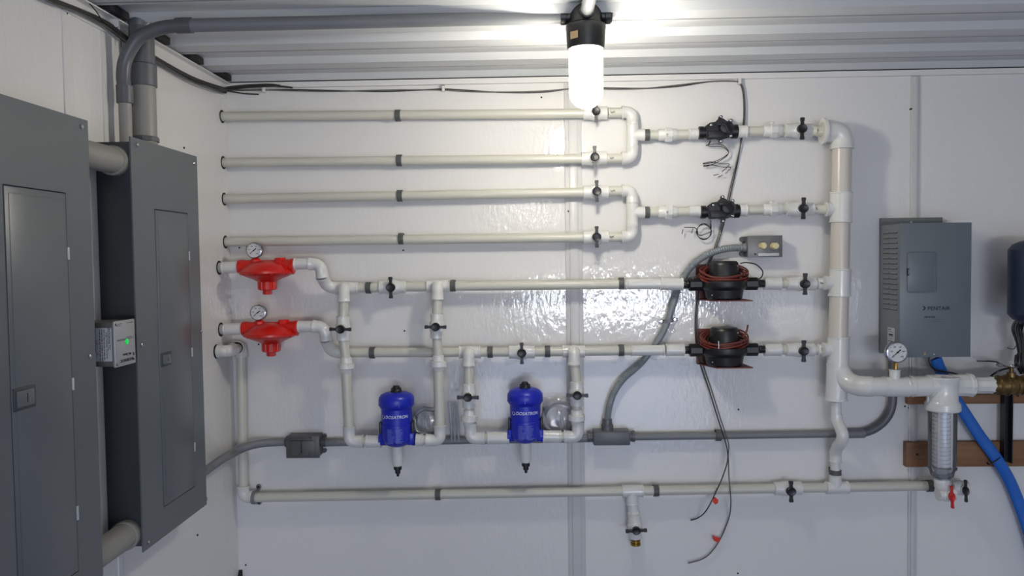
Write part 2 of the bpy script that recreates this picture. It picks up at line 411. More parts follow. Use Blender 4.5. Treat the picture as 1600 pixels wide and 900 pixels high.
# ------------------------------------------------------------------ four long feed pipes at the top
DT = 0.036
rows = [('topmost', (351, 182), (912, 177.2), (622, 180.5), (930, 176.7)), ('second', (354, 254), (909, 248), (624, 250.6), (928, 247)),
        ('third', (359, 311), (912, 300.6), (625, 306), (931, 300)), ('fourth', (360, 378), (912, 371.2), (627, 373), (931, 370.6))]
ordn = {'topmost': 'topmost of the four long parallel pipes', 'second': 'second from top of the four long parallel pipes',
        'third': 'third from top of the four long parallel pipes', 'fourth': 'lowest of the four long parallel pipes'}
for nm, a, b, s, v in rows:
    A = at(*a, DT); A.x = XL + .001; B = at(*b, DT)
    t = MB().cyl(A, B, RP).build('pipe_run', M_pipe); tag(t, 'long cream plastic pipe, ' + ordn[nm], 'pipe', 'long feed pipes')
    hole(0, 0, 0, A)
    strap(at(*s, DT), B - A, 'dark grey clip on the ' + ordn[nm], 'clips on the long feed pipes', DT)
    valve(at(b[0] - 1, b[1], DT), at(v[0] * 2 - b[0] + 1, v[1] - .3, DT), 'white ball valve ending the ' + ordn[nm], 'ball valves on the feed pipes')

def u_manifold(y0, ym, y1, which, scr):
    t = thing('pipe_manifold', 'white U-shaped pipe manifold joining the %s pair of long pipes' % which, 'pipe manifold', at(988, ym, DT), 'U-shaped manifolds')
    P = lambda x, y: at(x, y, DT)
    f_pipe(t, P(950, y0), P(974, y0 - .3)); f_pipe(t, P(948, y1 + .8), P(974, y1 + .5))
    f_elbow(t, P(971, y0 - .3), P(988, y0 - .2), P(988.3, y0 + 18), RF * 1.0, .022)
    f_elbow(t, P(971, y1 + .5), P(988.5, y1 + .2), P(988.3, y1 - 18), RF, .022)
    f_tee(t, P(988.3, y0 + 17), P(988.3, y1 - 17), P(1007, ym), RF * .97)
    f_pipe(t, P(1004, ym), P(1034, ym - .3))
    f_union(t, P(1028, ym - .2), P(1058, ym - .7), .0235)
    f_pipe(t, P(1055, ym - .7), P(1080, ym - 1.4)); f_coupling(t, P(1076, ym - 1.4), P(1094, ym - 2), .0172)
    for yy, pts in scr:   # hand-written pencil marks on the short pipes
        MB().tube(spline([at(x, y, DT + RP + .0006) for x, y in pts], 3), .0006, 5).build('pen_mark', M_inkf, t)
    text('inked_number', '10', .009, at(1043, ym, DT + .0236), M_inkf, t, spin=PI / 2)
    strap(P(1010.5, ym), (1, 0, 0), 'dark grey clip right of the %s U-shaped manifold' % which, 'clips right of the manifolds', DT)
def scrib(x, y, n=5, w=8):
    return [(x + w * i / (2 * n), y + (2.2 if i % 2 else -1.8) * (1 - .3 * ((i * 7) % 3))) for i in range(2 * n)]
u_manifold(176, 211, 247, 'upper', [(0, scrib(954, 175, 4)), (0, scrib(953, 247, 4, 7))])
u_manifold(298.5, 332, 370, 'lower', [(0, scrib(954, 298, 4)), (0, scrib(953, 370, 4, 7))])

# ------------------------------------------------------------------ solenoid valves
def solenoid(cx, cy, label, wires):
    d = 0.046; k = 2.454 / F
    t = thing('solenoid_valve', label, 'solenoid valve', at(cx, cy, d), 'black solenoid valves')
    c = at(cx, cy, d); X = lambda px: c.x + px * k
    P = lambda x, y, dd=0.0: Vector((c.x + x * k, c.y - dd, c.z - y * k))
    MB().lathe(P(-32, 3), (1, 0, 0), [(0, .018), (.001, .0205), (.016, .0205), (.017, .017), (.026, .017)], 12).build('threaded_end', M_black, t)
    mb = MB().lathe(P(16, 2), (1, 0, 0), [(0, .018), (.006, .0225), (.022, .0225), (.024, .019)], 14)
    mb.build('threaded_end', M_black, t)
    # body: rounded plate stack
    out = [(-23, -6), (-16, -11), (-8, -12), (-3, -17), (4, -17), (9, -13), (17, -11), (21, -4), (21, 6), (16, 11), (6, 14), (-1, 16), (-8, 14), (-20, 15), (-22, 8)]
    mb = MB().prism([P(x, y, .008) for x, y in out], (0, -.010, 0)); mb.prism([P(x * .93, y * .9, .016) for x, y in out], (0, -.006, 0))
    mb.lathe(P(0, 0, -.012), (0, -1, 0), [(0, .020), (.02, .026), (.026, .026)], 20)
    mb.build('body', M_meter, t)
    mb = MB().lathe(P(6, -2, .016), (0, -1, 0), [(0, .022), (.010, .021), (.016, .016), (.018, .008)], 24)
    mb.rbox(P(-20, 2, .010), P(6, 13, .030), .003)
    mb.tube(corner(P(-6, -7, .026), P(4, -9, .032), P(12, 6, .028), .012), .0065, 10)
    mb.build('bonnet', M_meter, t)
    for x, y in [(0, -19), (-15, -7), (7, -5 - 2), (15, -13), (15, 10), (0, 18)]:
        mb = MB().cyl(P(x, y, .004), P(x, y, .024), .0052, n=12)
        mb.build('screw_boss', M_black, t)
        MB().lathe(P(x, y, .024), (0, -1, 0), [(0, .0038), (.002, .0038), (.003, .002)], 10).build('screw', M_steel, t)
    for i, w in enumerate(wires):
        if len(w) < 3: pts = [at(x, y, .02) for x, y in w]
        else: pts = spline([at(x, y, .02 + .004 * ((i + j) % 2)) for j, (x, y) in enumerate(w)], 6)
        MB().tube(pts, .0012 if not i in (8,) else .0012, 6).build('wire', M_wire, t)
    return t
def cw(px0, py0, s, pts): return [(px0 + x / s, py0 + y / s) for x, y in pts]
s1 = 8.183
solenoid(1124, 204, 'upper black solenoid valve with loose curled black wires', [
    cw(1060, 170, s1, [(410, 400), (380, 460), (350, 472), (400, 455), (540, 455), (620, 510), (640, 560), (600, 620), (480, 690), (350, 738), (330, 725), (450, 720), (560, 745), (640, 745), (668, 755), (640, 790), (600, 830)]),
    cw(1060, 170, s1, [(415, 415), (385, 470), (420, 478), (560, 488), (630, 540), (635, 575), (560, 630), (440, 685), (330, 705), (325, 695), (400, 680), (480, 685), (570, 705), (650, 705), (620, 750), (556, 806)]),
    cw(1060, 170, s1, [(450, 852), (515, 836)]), cw(1060, 170, s1, [(510, 872), (568, 845)])])
s2 = 9.0
ring = lambda cx, cy, rx, ry, a0, a1, n: [(cx + rx * math.cos(math.radians(a0 + (a1 - a0) * i / n)), cy + ry * math.sin(math.radians(a0 + (a1 - a0) * i / n))) for i in range(n + 1)]
solenoid(1127, 328, 'lower black solenoid valve with its black wires coiled in a small ring', [
    cw(1060, 290, s2, [(460, 490), (450, 560)] + ring(360, 650, 105, 100, -20, 430, 20)),
    cw(1060, 290, s2, [(452, 490), (462, 600)] + ring(358, 648, 96, 112, 0, 360, 16) + [(300, 700), (260, 620), (235, 595)]),
    cw(1060, 290, s2, [(235, 592), (170, 588), (80, 588)]), cw(1060, 290, s2, [(205, 605), (185, 672)]), cw(1060, 290, s2, [(63, 615), (50, 682)])])

# ------------------------------------------------------------------ big manifold on the right
DM = 0.072
def P(x, y, d): return at(x, y, d)
t = thing('main_manifold', 'wide white vertical manifold pipe with big top elbow and branch tees', 'manifold pipe', at(1310, 600, DM))
f_elbow(t, P(1287, 205, DM), P(1316, 206, DM), P(1316, 233, DM), .0345, .036)
MB().lathe(P(1284, 205, DM), (1, 0, 0), [(0, .031), (.001, .040), (.009, .040), (.010, .034)], 32).build('socket_collar', M_fit, t)
MB().lathe(P(1283, 205, DM), (1, 0, 0), [(-.012, .016), (0, .0165), (.001, .026), (.004, .030)], 32).build('bushing', M_pipe, t)
f_pipe(t, P(1316, 228, DM), P(1314.5, 304, DM), .0288, M_big)
def bigtee(y0, y1, x, ys):
    f_tee(t, P(x + .7, y0, DM), P(x - .4, y1, DM), P(x - 24, ys, DM), .0328, M_fit, .021)
bigtee(300, 348, 1314, 327); f_pipe(t, P(1313.5, 344, DM), P(1312, 424, DM), .0288, M_big)
bigtee(420, 463, 1312, 442); f_pipe(t, P(1311.6, 458, DM), P(1309.5, 530, DM), .0288, M_big)
bigtee(526, 572, 1309.5, 546)
mb = MB(); lipped(mb, P(1308.5, 568, DM), P(1306.5, 624, DM), .0320)
mb.tube(spline([P(1309, 562, DM), P(1312, 578, DM + .004), P(1322, 594, DM + .022), P(1338, 602, DM + .048), P(1350, 603.5, DM + .068), P(1364, 604, .15)], 6), .0310, 28)
mb.build('wye', M_fit, t)
MB().lathe(P(1306.5, 622, DM), P(1306.4, 640, DM) - P(1306.5, 622, DM), [(0, .031), (.004, .0345), (.007, .0345), (.008, .024), (.012, .0165)], 28).build('reducer', M_fit, t)

t = thing('branch_pipe', 'wide white horizontal pipe from manifold to clear filter', 'pipe', at(1400, 604, .1))
f_pipe(t, P(1356, 604, .15), P(1428, 604.5, .15), .0287, M_fit)
f_tee(t, P(1380, 604.2, .15), P(1418, 604.4, .15), P(1398, 577, .15), .0300, None, .0155)
f_coupling(t, P(1424, 604, .15), P(1453, 603, .15), .0310)
t_branch = t

# drop pipe with offset under the manifold
t = thing('offset_pipe', 'slender white pipe with dog-leg bend under the wide manifold', 'pipe', at(1306, 760, .05))
f_pipe(t, P(1306, 628, DM), P(1306.5, 652, DM), .0163, M_fit)
MB().tube(spline([P(1306.5, 648, DM), P(1308, 658, DM + .003), P(1313, 669, .088), P(1316.5, 679, .096), P(1315, 689, .088), P(1309, 698, .06), P(1306, 706, .045), P(1305.6, 716, .040)], 6), .0182, 24).build('elbow', M_fit, t)
f_coupling(t, P(1305.6, 706, .042), P(1305.2, 721, .040), .0182)
f_pipe(t, P(1305.2, 720, .040), P(1305, 748, .037), RP, M_fit)

# ------------------------------------------------------------------ right-hand stubs with valves, rows one and two
def top_right(y, vx, mark, which):
    t = thing('pipe_run', 'short white pipe with union between %s solenoid valve and wide manifold' % which, 'pipe', at(1190, y, DT), 'short pipes right of solenoid valves')
    d = .046; Q = lambda x, yy: at(x, yy, d)
    f_coupling(t, Q(1152, y + 1), Q(1167, y + .8), .0192)
    f_pipe(t, Q(1165, y + .8), Q(1200, y)); f_union(t, Q(1192, y), Q(1222, y - .8), .0225)
    MB().lathe(Q(1206, y - .5), (0, 0, 1), [(.015, .007), (.026, .007), (.027, .005)], 10).build('cap', M_fit, t)
    f_pipe(t, Q(1218, y - .6), Q(1230, y - .9), RP)
    return lambda x, yy: at(x, yy, d)
Q = top_right(204.6, 1247, 'M', 'upper'); valve(Q(1226, 203.8), Q(1269, 203.8), 'white ball valve with upright black handle beside the big top elbow', 'ball valves left of the wide manifold', twist=0)
t = MB().cyl(Q(1266, 204), at(1288, 205, .070), RP).build('pipe_run', M_pipe); tag(t, 'short cream pipe entering the big top elbow', 'pipe'); 
tx = lambda s, x, y, d, par: text('inked_letter', s, .011, at(x, y, d), M_ink, par)
tx('M', 1279, 204, .070 + RP + .0005, t)
Q = top_right(327.6, 1249, 'S', 'lower'); valve(Q(1228, 326.6), Q(1271, 326.8), 'white ball valve with upright black handle level with lower solenoid valve', 'ball valves left of the wide manifold')
t = MB().cyl(Q(1268, 327), at(1293, 327.5, .071), RP).build('pipe_run', M_pipe); tag(t, 'short cream pipe entering the manifold level with lower solenoid valve', 'pipe')
tx('S', 1276, 326, .058 + RP, t)

# ------------------------------------------------------------------ the two middle rows
DR = 0.050; DV = 0.097
def Rw(x, y): return at(x, y, DR)
def row(pts, name_lbl, pieces):
    t = thing('pipe_run', name_lbl, 'pipe', Rw(*pts)); return t
# upper row
g_strap = 'clips on the middle pipe rows'; g_valve = 'ball valves on the middle pipe rows'
t = row((540, 450), 'short white pipe and tee between upper red regulator bend and first valve', None)
f_pipe(t, Rw(522, 450.6), Rw(596, 449.3)); f_tee(t, Rw(524, 450.6), Rw(560, 450), at(537.2, 450.2, DV - .012), RF * .98)
strap(Rw(576, 449.7), (1, 0, 0), 'dark grey clip left of the first valve on upper middle row', g_strap, DR)
valve(Rw(593, 449.2), Rw(634, 448.2), 'white ball valve with upright black handle on upper middle row', g_valve)
t = row((683, 447), 'long cream pipe and tee running to the upper flow meter', None)
f_pipe(t, Rw(632, 448.2), Rw(1036, 443.5)); f_tee(t, Rw(667, 447.4), Rw(702, 446.8), at(683.3, 447.2, DV - .012), RF * .98)
f_coupling(t, Rw(978, 443.9), Rw(1034, 443.5), .0168); f_coupling(t, Rw(1032, 443.5), Rw(1067, 444), .0192)
strap(Rw(708, 446.4), (1, 0, 0), 'dark grey clip just right of the second tee on upper middle row', g_strap, DR)
strap(Rw(970.5, 442.8), (1, 0, 0), 'dark grey clip left of the upper flow meter', g_strap, DR)
# lower row
t = row((600, 551), 'cream pipe and tee running behind the two left drop pipes', None)
f_pipe(t, Rw(522, 551.3), Rw(798, 550)); f_tee(t, Rw(717, 550.5), Rw(751, 550.2), at(732.2, 550.5, DV - .012), RF * .98)
strap(Rw(582, 551), (1, 0, 0), 'dark grey clip near the bend below the lower red regulator', g_strap, DR)
strap(Rw(766, 550), (1, 0, 0), 'dark grey clip left of the centre valve on lower middle row', g_strap, DR)
valve(Rw(795, 550.3), Rw(836, 549.8), 'white ball valve with upright black handle on lower middle row', g_valve)
t = row((900, 549), 'cream pipe and tee running to the lower flow meter', None)
f_pipe(t, Rw(834, 549.8), Rw(1036, 547)); f_tee(t, Rw(879, 549.3), Rw(914, 548.9), at(897, 549.1, DV - .012), RF * .98)
f_coupling(t, Rw(986, 547.6), Rw(1038, 547), .0168); f_coupling(t, Rw(1040, 547), Rw(1069, 546.6), .0192)
strap(Rw(855.5, 549), (1, 0, 0), 'dark grey clip right of the centre valve on lower middle row', g_strap, DR)
strap(Rw(970.5, 547.2), (1, 0, 0), 'dark grey clip left of the lower flow meter', g_strap, DR)
# right of the meters
for y, m, lab, vv in [(443.2, 'N', 'upper', 1252), (546.6, 'S', 'lower', 1250)]:
    t = thing('pipe_run', 'short white pipe between %s flow meter and its valve' % lab, 'pipe', Rw(1210, y))
    f_coupling(t, Rw(1194, y), Rw(1220, y), .0195); f_pipe(t, Rw(1218, y), Rw(1234, y))
    valve(Rw(vv - 22, y), Rw(vv + 22, y), 'white ball valve with upright black handle right of %s flow meter' % lab, 'ball valves left of the wide manifold')
    t = thing('pipe_run', 'short white pipe marked %s entering the wide manifold' % m, 'pipe', Rw(1285, y))
    f_pipe(t, Rw(vv + 19, y), Rw(1284, y)); MB().lathe(Rw(1276, y), (1, 0, 0), [(0, .015), (.001, .0185), (.022, .0188), (.045, .020)], 24).build('adapter', M_fit, t)
    tx(m, 1284.5, y - .5, DR + .0205, t)

# ------------------------------------------------------------------ drop pipes to the dosing pumps
def drop(xt, yt, xv, yv, xu, yu, ye, xe, xh, side, label, vlabel, gu):
    D = lambda x, y: at(x, y, DV)
    t = thing('drop_pipe', label, 'pipe', D(xe, ye), 'drop pipes to the dosing pumps')
    # elbow that comes out of the row's tee and turns down
    f_elbow(t, at(xt, yt, DR + .022), at(xt, yt, DV), D(xt, yt + 21), RF * .98, .020)
    f_pipe(t, D(xt, yt + 18), D(xv, yv - 16))
    f_pipe(t, D(xv, yv + 16), D(xu, yu - 6)); f_union(t, D(xu, yu - 12), D(xu + .2, yu + 13), .0262, sides=28, e=.70)
    if ye - yu > 60: f_pipe(t, D(xu + .2, yu + 10), D(xe - .6, ye - 22), RP * 1.1)
    f_elbow(t, D(xe - .3, ye - 24), D(xe, ye), D(xe + side * 22, ye - .3), RF * 1.0, .020)
    f_pipe(t, D(xe + side * 18, ye - .3), D(xh, ye - .6), RP)
    f_coupling(t, D(xe + side * 26, ye - .4), D(xh, ye - .6), RF * .98)
    valve(D(xv, yv - 19), D(xv, yv + 19), vlabel, 'ball valves on the drop pipes')
    return t
t = drop(537.2, 450, 534.8 + 1.2, 513, 541, 570, 690, 546, 596, 1, 'leftmost white drop pipe, feeding left blue dosing pump', 'ball valve with level black handle on the leftmost drop pipe', 0)
text('inked_mark', 'NO', .008, at(541, 571, DV + .0236), M_inkf, t)
drop(683.3, 447, 682.6, 509.5, 685, 567, 688, 687.5, 650, -1, 'white drop pipe right of left blue dosing pump', 'ball valve with level black handle above the left dosing pump tubing', 0)
drop(732.2, 550.5, 732.5, 618, 733, 652, 685, 735.5, 796, 1, 'short white drop pipe feeding right blue dosing pump', 'ball valve with level black handle on the short drop pipe between pumps', 0)
drop(897, 549, 901, 615, 901, 651, 682.5, 903, 848, -1, 'short white drop pipe right of right blue dosing pump', 'ball valve with level black handle on the rightmost drop pipe', 0)

# ------------------------------------------------------------------ dosing pumps
def pump(cx, y0, label):
    k = (2.5 - DV) / F; c = at(cx, y0, DV); c.x = at(cx, y0 + 80, DV).x
    t = thing('dosing_pump', label, 'dosing pump', c - Vector((0, 0, 145 * k)), 'blue dosing pumps')
    Z = lambda y: c.z - y * k      # y in pixels below the cap's top
    ax = lambda y: Vector((c.x, c.y, Z(y)))
    dn = (0, 0, -1)
    mb = MB().lathe(ax(0), dn, [(0, .004), (.001, .009), (3 * k, .012), (4.5 * k, .012), (6 * k, .016), (9 * k, .0185), (12 * k, .0185)], 20)
    for a in range(8): 
        u = Vector((math.cos(a * PI / 4), math.sin(a * PI / 4), 0)); mb.cyl(ax(4) + u * .0125, ax(11) + u * .016, .003, n=8)
    mb.build('cap', M_black, t)
    prof = [(10, 14), (11.5, 19), (14, 24), (18, 26.8), (21, 28), (29, 28), (33, 26.6), (36, 24.2), (60, 23.8), (61, 25.2), (63, 25.4)]
    mb = MB().lathe(ax(0), dn, [(a * k, b * k) for a, b in prof], 40)
    for a in range(20):
        u = Vector((math.cos(a * PI / 10), math.sin(a * PI / 10), 0)); mb.cyl(ax(18) + u * 26.4 * k, ax(31) + u * 27.4 * k, .0022, n=6)
    mb.build('motor_housing', M_blue, t)
    mb = MB().lathe(ax(0), dn, [(60 * k, 24.6 * k), (86 * k, 24.4 * k), (92 * k, 20 * k), (96 * k, 12 * k)], 36)
    mb.rbox((c.x - 27.5 * k, c.y - .020, Z(93)), (c.x + 27.5 * k, c.y + .022, Z(74)), .004)
    mb.build('pump_body', M_blue, t)
    for s in (-1, 1):
        MB().rbox((c.x + s * 23.5 * k, c.y - .016, Z(78)), (c.x + s * 27 * k, c.y + .016, Z(57)), .002).build('clip', M_black, t)
        MB().lathe(Vector((c.x + s * 24 * k, c.y, Z(85.5))), (s, 0, 0), [(0, .021), (4 * k, .021), (4.4 * k, .018)], 24).build('port', M_blue, t)
    MB().lathe(ax(0), dn, [(93 * k, 8.8 * k), (100 * k, 8.8 * k), (124 * k, 8.6 * k), (128 * k, 7.4 * k)], 28).build('dosing_cylinder', M_fit, t)
    MB().lathe(ax(0), dn, [(127 * k, 6.6 * k), (134 * k, 6.4 * k), (134.5 * k, 4.4 * k), (140 * k, 4.2 * k), (141 * k, 2.4 * k), (145 * k, 2.0 * k)], 16).build('suction_tip', M_black, t)
    R = 24.2 * k
    text('brand_name', 'DOSATRON', 6.9 * k, Vector((c.x, c.y - R - .0002, Z(46.5))), M_white, t, bend=R, sx=1.0, shear=.25, off=.0001, xo=3.6 * k)
    # round drop emblem left of the name
    mb = MB(); n = 14
    for i in range(n):
        a = 2 * PI * i / n; b = 2 * PI * (i + 1) / n
        def q(aa, rr):
            x = -19.5 * k + rr * math.cos(aa) * k; return Vector((c.x + (R + .0006) * math.sin(x / R), c.y - (R + .0006) * math.cos(x / R), Z(46.8) + rr * math.sin(aa) * k))
        if i not in (2, 3): mb.quad(q(a, 3.2), q(b, 3.2), q(b, 2.2), q(a, 2.2))
    mb.build('emblem', M_white, t)
    mb = MB(); RR = 24.5 * k + .0007; random.seed(3)
    for colx in (-12, 2):
        for j in range(11):
            yy = 65.5 + j * 2.1; w = random.uniform(6, 12); x0 = colx + random.uniform(0, 1)
            def q2(x, y): return Vector((c.x + RR * math.sin(x * k / RR), c.y - RR * math.cos(x * k / RR), Z(y)))
            n2 = 4
            for e in range(n2):
                xa, xb = x0 + w * e / n2, x0 + w * (e + 1) / n2; mb.quad(q2(xa, yy), q2(xb, yy), q2(xb, yy + .7), q2(xa, yy + .7))
    mb.build('printed_table', M_faint, t)
    return t
pump(620.5, 602, 'left blue dosing pump with black cap and pale lower cylinder')
pump(821, 596, 'right blue dosing pump with black cap and pale lower cylinder')

# ------------------------------------------------------------------ clear tubing in bags beside the pumps
def bag(cx, cy, r, outline, label, dd):
    t = thing('tubing_bag', label, 'bag of tubing', at(cx, cy + r, dd), 'bags of clear tubing'); random.seed(int(cx))
    for j in range(5):
        rr = r * (1 - .05 * j); pts = []
        for i in range(28):
            a = 2 * PI * i / 28; pts.append(at(cx + rr * math.cos(a) + random.uniform(-.3, .3), cy + rr * .98 * math.sin(a), dd + .006 * math.sin(a * 2 + j) + .004 * j - .006))
        MB().tube(pts, .0030, 8, closed=True).build('tube_coil', M_tube, t)
    for j in range(2):
        MB().tube(spline([at(cx - 2 + j * 5, cy - r * .5, dd + .01), at(cx + j * 3, cy, dd + .015), at(cx + 3 + j * 4, cy + r * .9, dd + .01)], 5), .0035, 8).build('tube_end', M_tube, t)
    mb = MB(); rows_ = []; n, mm = 11, 12
    (xa, ya), (xb, yb), (xc, yc), (xd, yd) = outline
    for side in (1, -1):
        g = []
        for i in range(n + 1):
            r_ = []
            for j in range(mm + 1):
                u, v = j / mm, i / n
                x = (xa * (1 - u) + xb * u) * (1 - v) + (xd * (1 - u) + xc * u) * v; y = (ya * (1 - u) + yb * u) * (1 - v) + (yd * (1 - u) + yc * u) * v
                bul = math.sin(PI * u) * math.sin(PI * v)
                e = 0 if i in (0, n) or j in (0, mm) else 1
                r_.append(mb.b.verts.new(at(x, y, dd + side * (.018 * bul ** .6 if bul > 0 else 0) + e * random.uniform(-.003, .003))))
            g.append(r_)
        for i in range(n):
            for j in range(mm): mb.b.faces.new((g[i][j], g[i][j + 1], g[i + 1][j + 1], g[i + 1][j]))
    bmesh.ops.remove_doubles(mb.b, verts=mb.b.verts[:], dist=.0004)
    mb.build('bag_film', M_bag, t)
bag(666, 661, 22, ((646, 634), (690, 637), (694, 690), (645, 694)), 'clear bag of coiled tubing beside left blue dosing pump', .055)
bag(874, 655, 28, ((848, 620), (893, 624), (898, 686), (846, 690)), 'clear bag of coiled tubing beside right blue dosing pump', .055)
t = thing('loose_tubing', 'straight lengths of clear tubing hanging right of the left tubing bag', 'tubing', at(708, 690, .03))
for x0, x1 in ((702, 706), (708, 711), (713, 717)):
    MB().tube(spline([at(x0, 630, .03), at(x0 + 2, 650, .034), at(x1, 690, .03)], 5), .0045, 8).build('tube', M_tube, t)

# ------------------------------------------------------------------ red pressure regulators and their bends
def gauge(c, r, label, needle, num, stem_len, group=None, par_col=None):
    t = thing('pressure_gauge', label, 'pressure gauge', c - Vector((0, 0, r + stem_len)), group)
    MB().lathe(c + Vector((0, .014, 0)), (0, -1, 0), [(0, r * .86), (.004, r * .95), (.020, r * .96), (.022, r), (.026, r * .98), (.027, r * .88), (.0245, r * .85), (.0245, .0005)], 36).build('case', M_rim, t)
    MB().lathe(c + Vector((0, -.0108, 0)), (0, -1, 0), [(0, r * .86), (.0004, r * .86)], 36).build('dial', M_dial, t)
    f = c + Vector((0, -.0114, 0))
    mb = MB(); n = 11
    for i in range(n):
        a = math.radians(225 - 270 * i / (n - 1)); u = Vector((math.cos(a), 0, math.sin(a))); v = Vector((-u.z, 0, u.x)) * .0004
        mb.quad(f + u * r * .72 - v, f + u * r * .72 + v, f + u * r * .82 + v, f + u * r * .82 - v)
    mb.build('scale', M_ink, t)
    for i in range(6):
        a = math.radians(225 - 270 * i / 5); u = Vector((math.cos(a), 0, math.sin(a)))
        text('dial_number', str(i * num), r * .22, f + u * r * .56 + Vector((0, -.0002, 0)), M_ink, t, ext=.0001)
    a = math.radians(needle); u = Vector((math.cos(a), 0, math.sin(a))); v = Vector((-u.z, 0, u.x)); g = f + Vector((0, -.0012, 0))
    mb = MB().prism([g - u * r * .38 - v * .0016, g + u * r * .70 - v * .0004, g + u * r * .70 + v * .0004, g - u * r * .38 + v * .0016], (0, -.0006, 0))
    mb.lathe(g, (0, -1, 0), [(0, r * .09), (.0014, r * .08)], 12); mb.build('needle', M_ink, t)
    mb = MB().lathe(c - Vector((0, 0, r * .9)), (0, 0, -1), [(0, .0075), (r * .1 + stem_len * .35, .0075)], 6)
    mb.cyl(c - Vector((0, 0, r + stem_len * .3)), c - Vector((0, 0, r + stem_len)), .0058, n=16)
    mb.build('stem', M_brass, t)
    return t
DG = .092
def regulator(x0, yc, label, which):
    """x0: left end pixel, yc: pixel row of the port axis"""
    k = (2.5 - DG) / F; c = at(x0 + 44, yc, DG); Pq = lambda x, y, dd=0.: Vector((c.x + x * k, c.y - dd, c.z - y * k))
    t = thing('pressure_regulator', label, 'pressure regulator', Pq(0, 44), 'red pressure regulators')
    mb = MB().lathe(Pq(-45, 0), (1, 0, 0), [(0, 9.5 * k), (.001, 11 * k), (6 * k, 11.5 * k), (16 * k, 10.5 * k), (60 * k, 10.5 * k), (74 * k, 11 * k), (83 * k, 11.5 * k), (84 * k, 12.2 * k), (88 * k, 12.2 * k), (89 * k, 10 * k)], 28)
    mb.lathe(Pq(0, 0), (0, 0, -1), [(-9 * k, 8 * k), (-7 * k, 20 * k), (-3 * k, 29 * k), (3 * k, 37 * k), (7 * k, 40.5 * k), (8.5 * k, 41.5 * k)], 44)
    mb.build('body', M_red, t)
    mb = MB().lathe(Pq(0, 0), (0, 0, -1), [(7.2 * k, 42.5 * k), (10.5 * k, 42.5 * k), (11 * k, 41.5 * k)], 44)
    for a in range(10):
        u = Vector((math.cos(a * PI / 5 + .2), math.sin(a * PI / 5 + .2), 0)); mb.cyl(Pq(0, 7) + u * 39.5 * k, Pq(0, 13) + u * 39.5 * k, .0032, n=6)
    mb.build('flange', M_red, t)
    MB().lathe(Pq(0, 0), (0, 0, -1), [(10.5 * k, 41 * k), (12.5 * k, 39 * k), (16 * k, 31 * k), (20 * k, 21 * k), (23.5 * k, 15 * k), (24.5 * k, 13.6 * k)], 44).build('lower_dome', M_red, t)
    mb = MB().lathe(Pq(0, 0), (0, 0, -1), [(22 * k, 13.4 * k), (36 * k, 13.4 * k), (37 * k, 12.4 * k)], 32)
    for a in range(8):
        u = Vector((math.cos(a * PI / 4 + .4), math.sin(a * PI / 4 + .4), 0)); mb.cyl(Pq(0, 22) + u * 13 * k, Pq(0, 36) + u * 13 * k, .0035, n=8)
    mb.build('spring_bonnet', M_red, t)
    MB().lathe(Pq(0, 37), (0, 0, -1), [(-1 * k, 7.4 * k), (6 * k, 7.4 * k), (7 * k, 6.6 * k)], 6, PI / 6).build('adjusting_cap', M_red, t)
    MB().lathe(Pq(-17, 0, .004), (0, 0, 1), [(0, 9 * k), (11 * k, 8 * k), (13.5 * k, 5.5 * k)], 8).build('gauge_boss', M_red, t)
    MB().lathe(Pq(21, 0), (0, 0, 1), [(0, 9 * k), (11 * k, 9 * k), (13 * k, 9 * k), (13.6 * k, 8 * k)], 6).build('plug_boss', M_red, t)
    gc = Pq(-17, -25.5, .006); gauge(gc, 12.7 * k, 'small round pressure gauge on top of %s red regulator' % which, 218, 40, .008, 'gauges on the red regulators')
    # inlet
    A = Vector((XL + .001, c.y, Pq(0, 1).z)); hole(0, 0, 0, A, .0225)
    u = thing('pipe_run', 'short white stub pipe from left wall into %s red regulator' % which, 'pipe', A, 'stub pipes at the left wall')
    f_pipe(u, A, Pq(-43, 0), RP * 1.08); f_coupling(u, A + Vector((.010, 0, 0)), Pq(-44, 0), RF * .96)
    return Pq
Pq = regulator(373, 416.5, 'upper red pressure regulator with cone underside', 'upper')
Pq = regulator(379, 513, 'lower red pressure regulator with cone underside', 'lower')
for xo, yr, yb, which in [(461, 412, 450.4, 'upper'), (467, 510, 551.2, 'lower')]:
    t = thing('bent_pipe', 'white S-shaped pipe bend right of %s red regulator' % which, 'pipe', at(xo + 40, yb, .08), 'S-shaped bends beside the regulators')
    D = lambda x, y, d=DG: at(x, y, d)
    f_pipe(t, D(xo - 4, yr + 1), D(xo + 26, yr)); f_coupling(t, D(xo - 1, yr + .5), D(xo + 24, yr), RF * .92)
    f_elbow(t, D(xo + 22, yr), D(xo + 40, yr + 1), D(xo + 43, yr + 22, .088), RF, .022)
    f_elbow(t, D(xo + 42.5, yr + 20, .088), D(xo + 50, yb - 2, .060), at(xo + 69, yb, DR), RF, .022)

# stub, elbows and riser in the corner
t = thing('corner_pipe', 'white pipe with elbows descending the wall corner', 'pipe', at(381, 775, DT))
A = atX(338, 549, XL); hole(0, 0, 0, A, .022); dA = -A.y
e1 = Vector((XL + .040, -dA, A.z)); e2 = Vector((XL + .040, -.032, A.z + .003))
f_pipe(t, A + Vector((.001, 0, 0)), e1, RP); 
f_elbow(t, A + Vector((.004, 0, 0)), e1, e1 + Vector((0, .034, .001)), RF, .022)
f_pipe(t, e1 + Vector((0, .030, 0)), e2, RP)
zb = at(381, 776, DT).z
f_elbow(t, e2 + Vector((0, -.030, 0)), e2, e2 + Vector((0, 0, -.034)), RF, .020)
f_pipe(t, e2 + Vector((0, 0, -.028)), Vector((XL + .036, -.034, zb + .02)), RP)
f_elbow(t, Vector((XL + .036, -.034, zb + .036)), Vector((XL + .036, -.035, zb)), at(395, 776.5, DT), RF, .020)

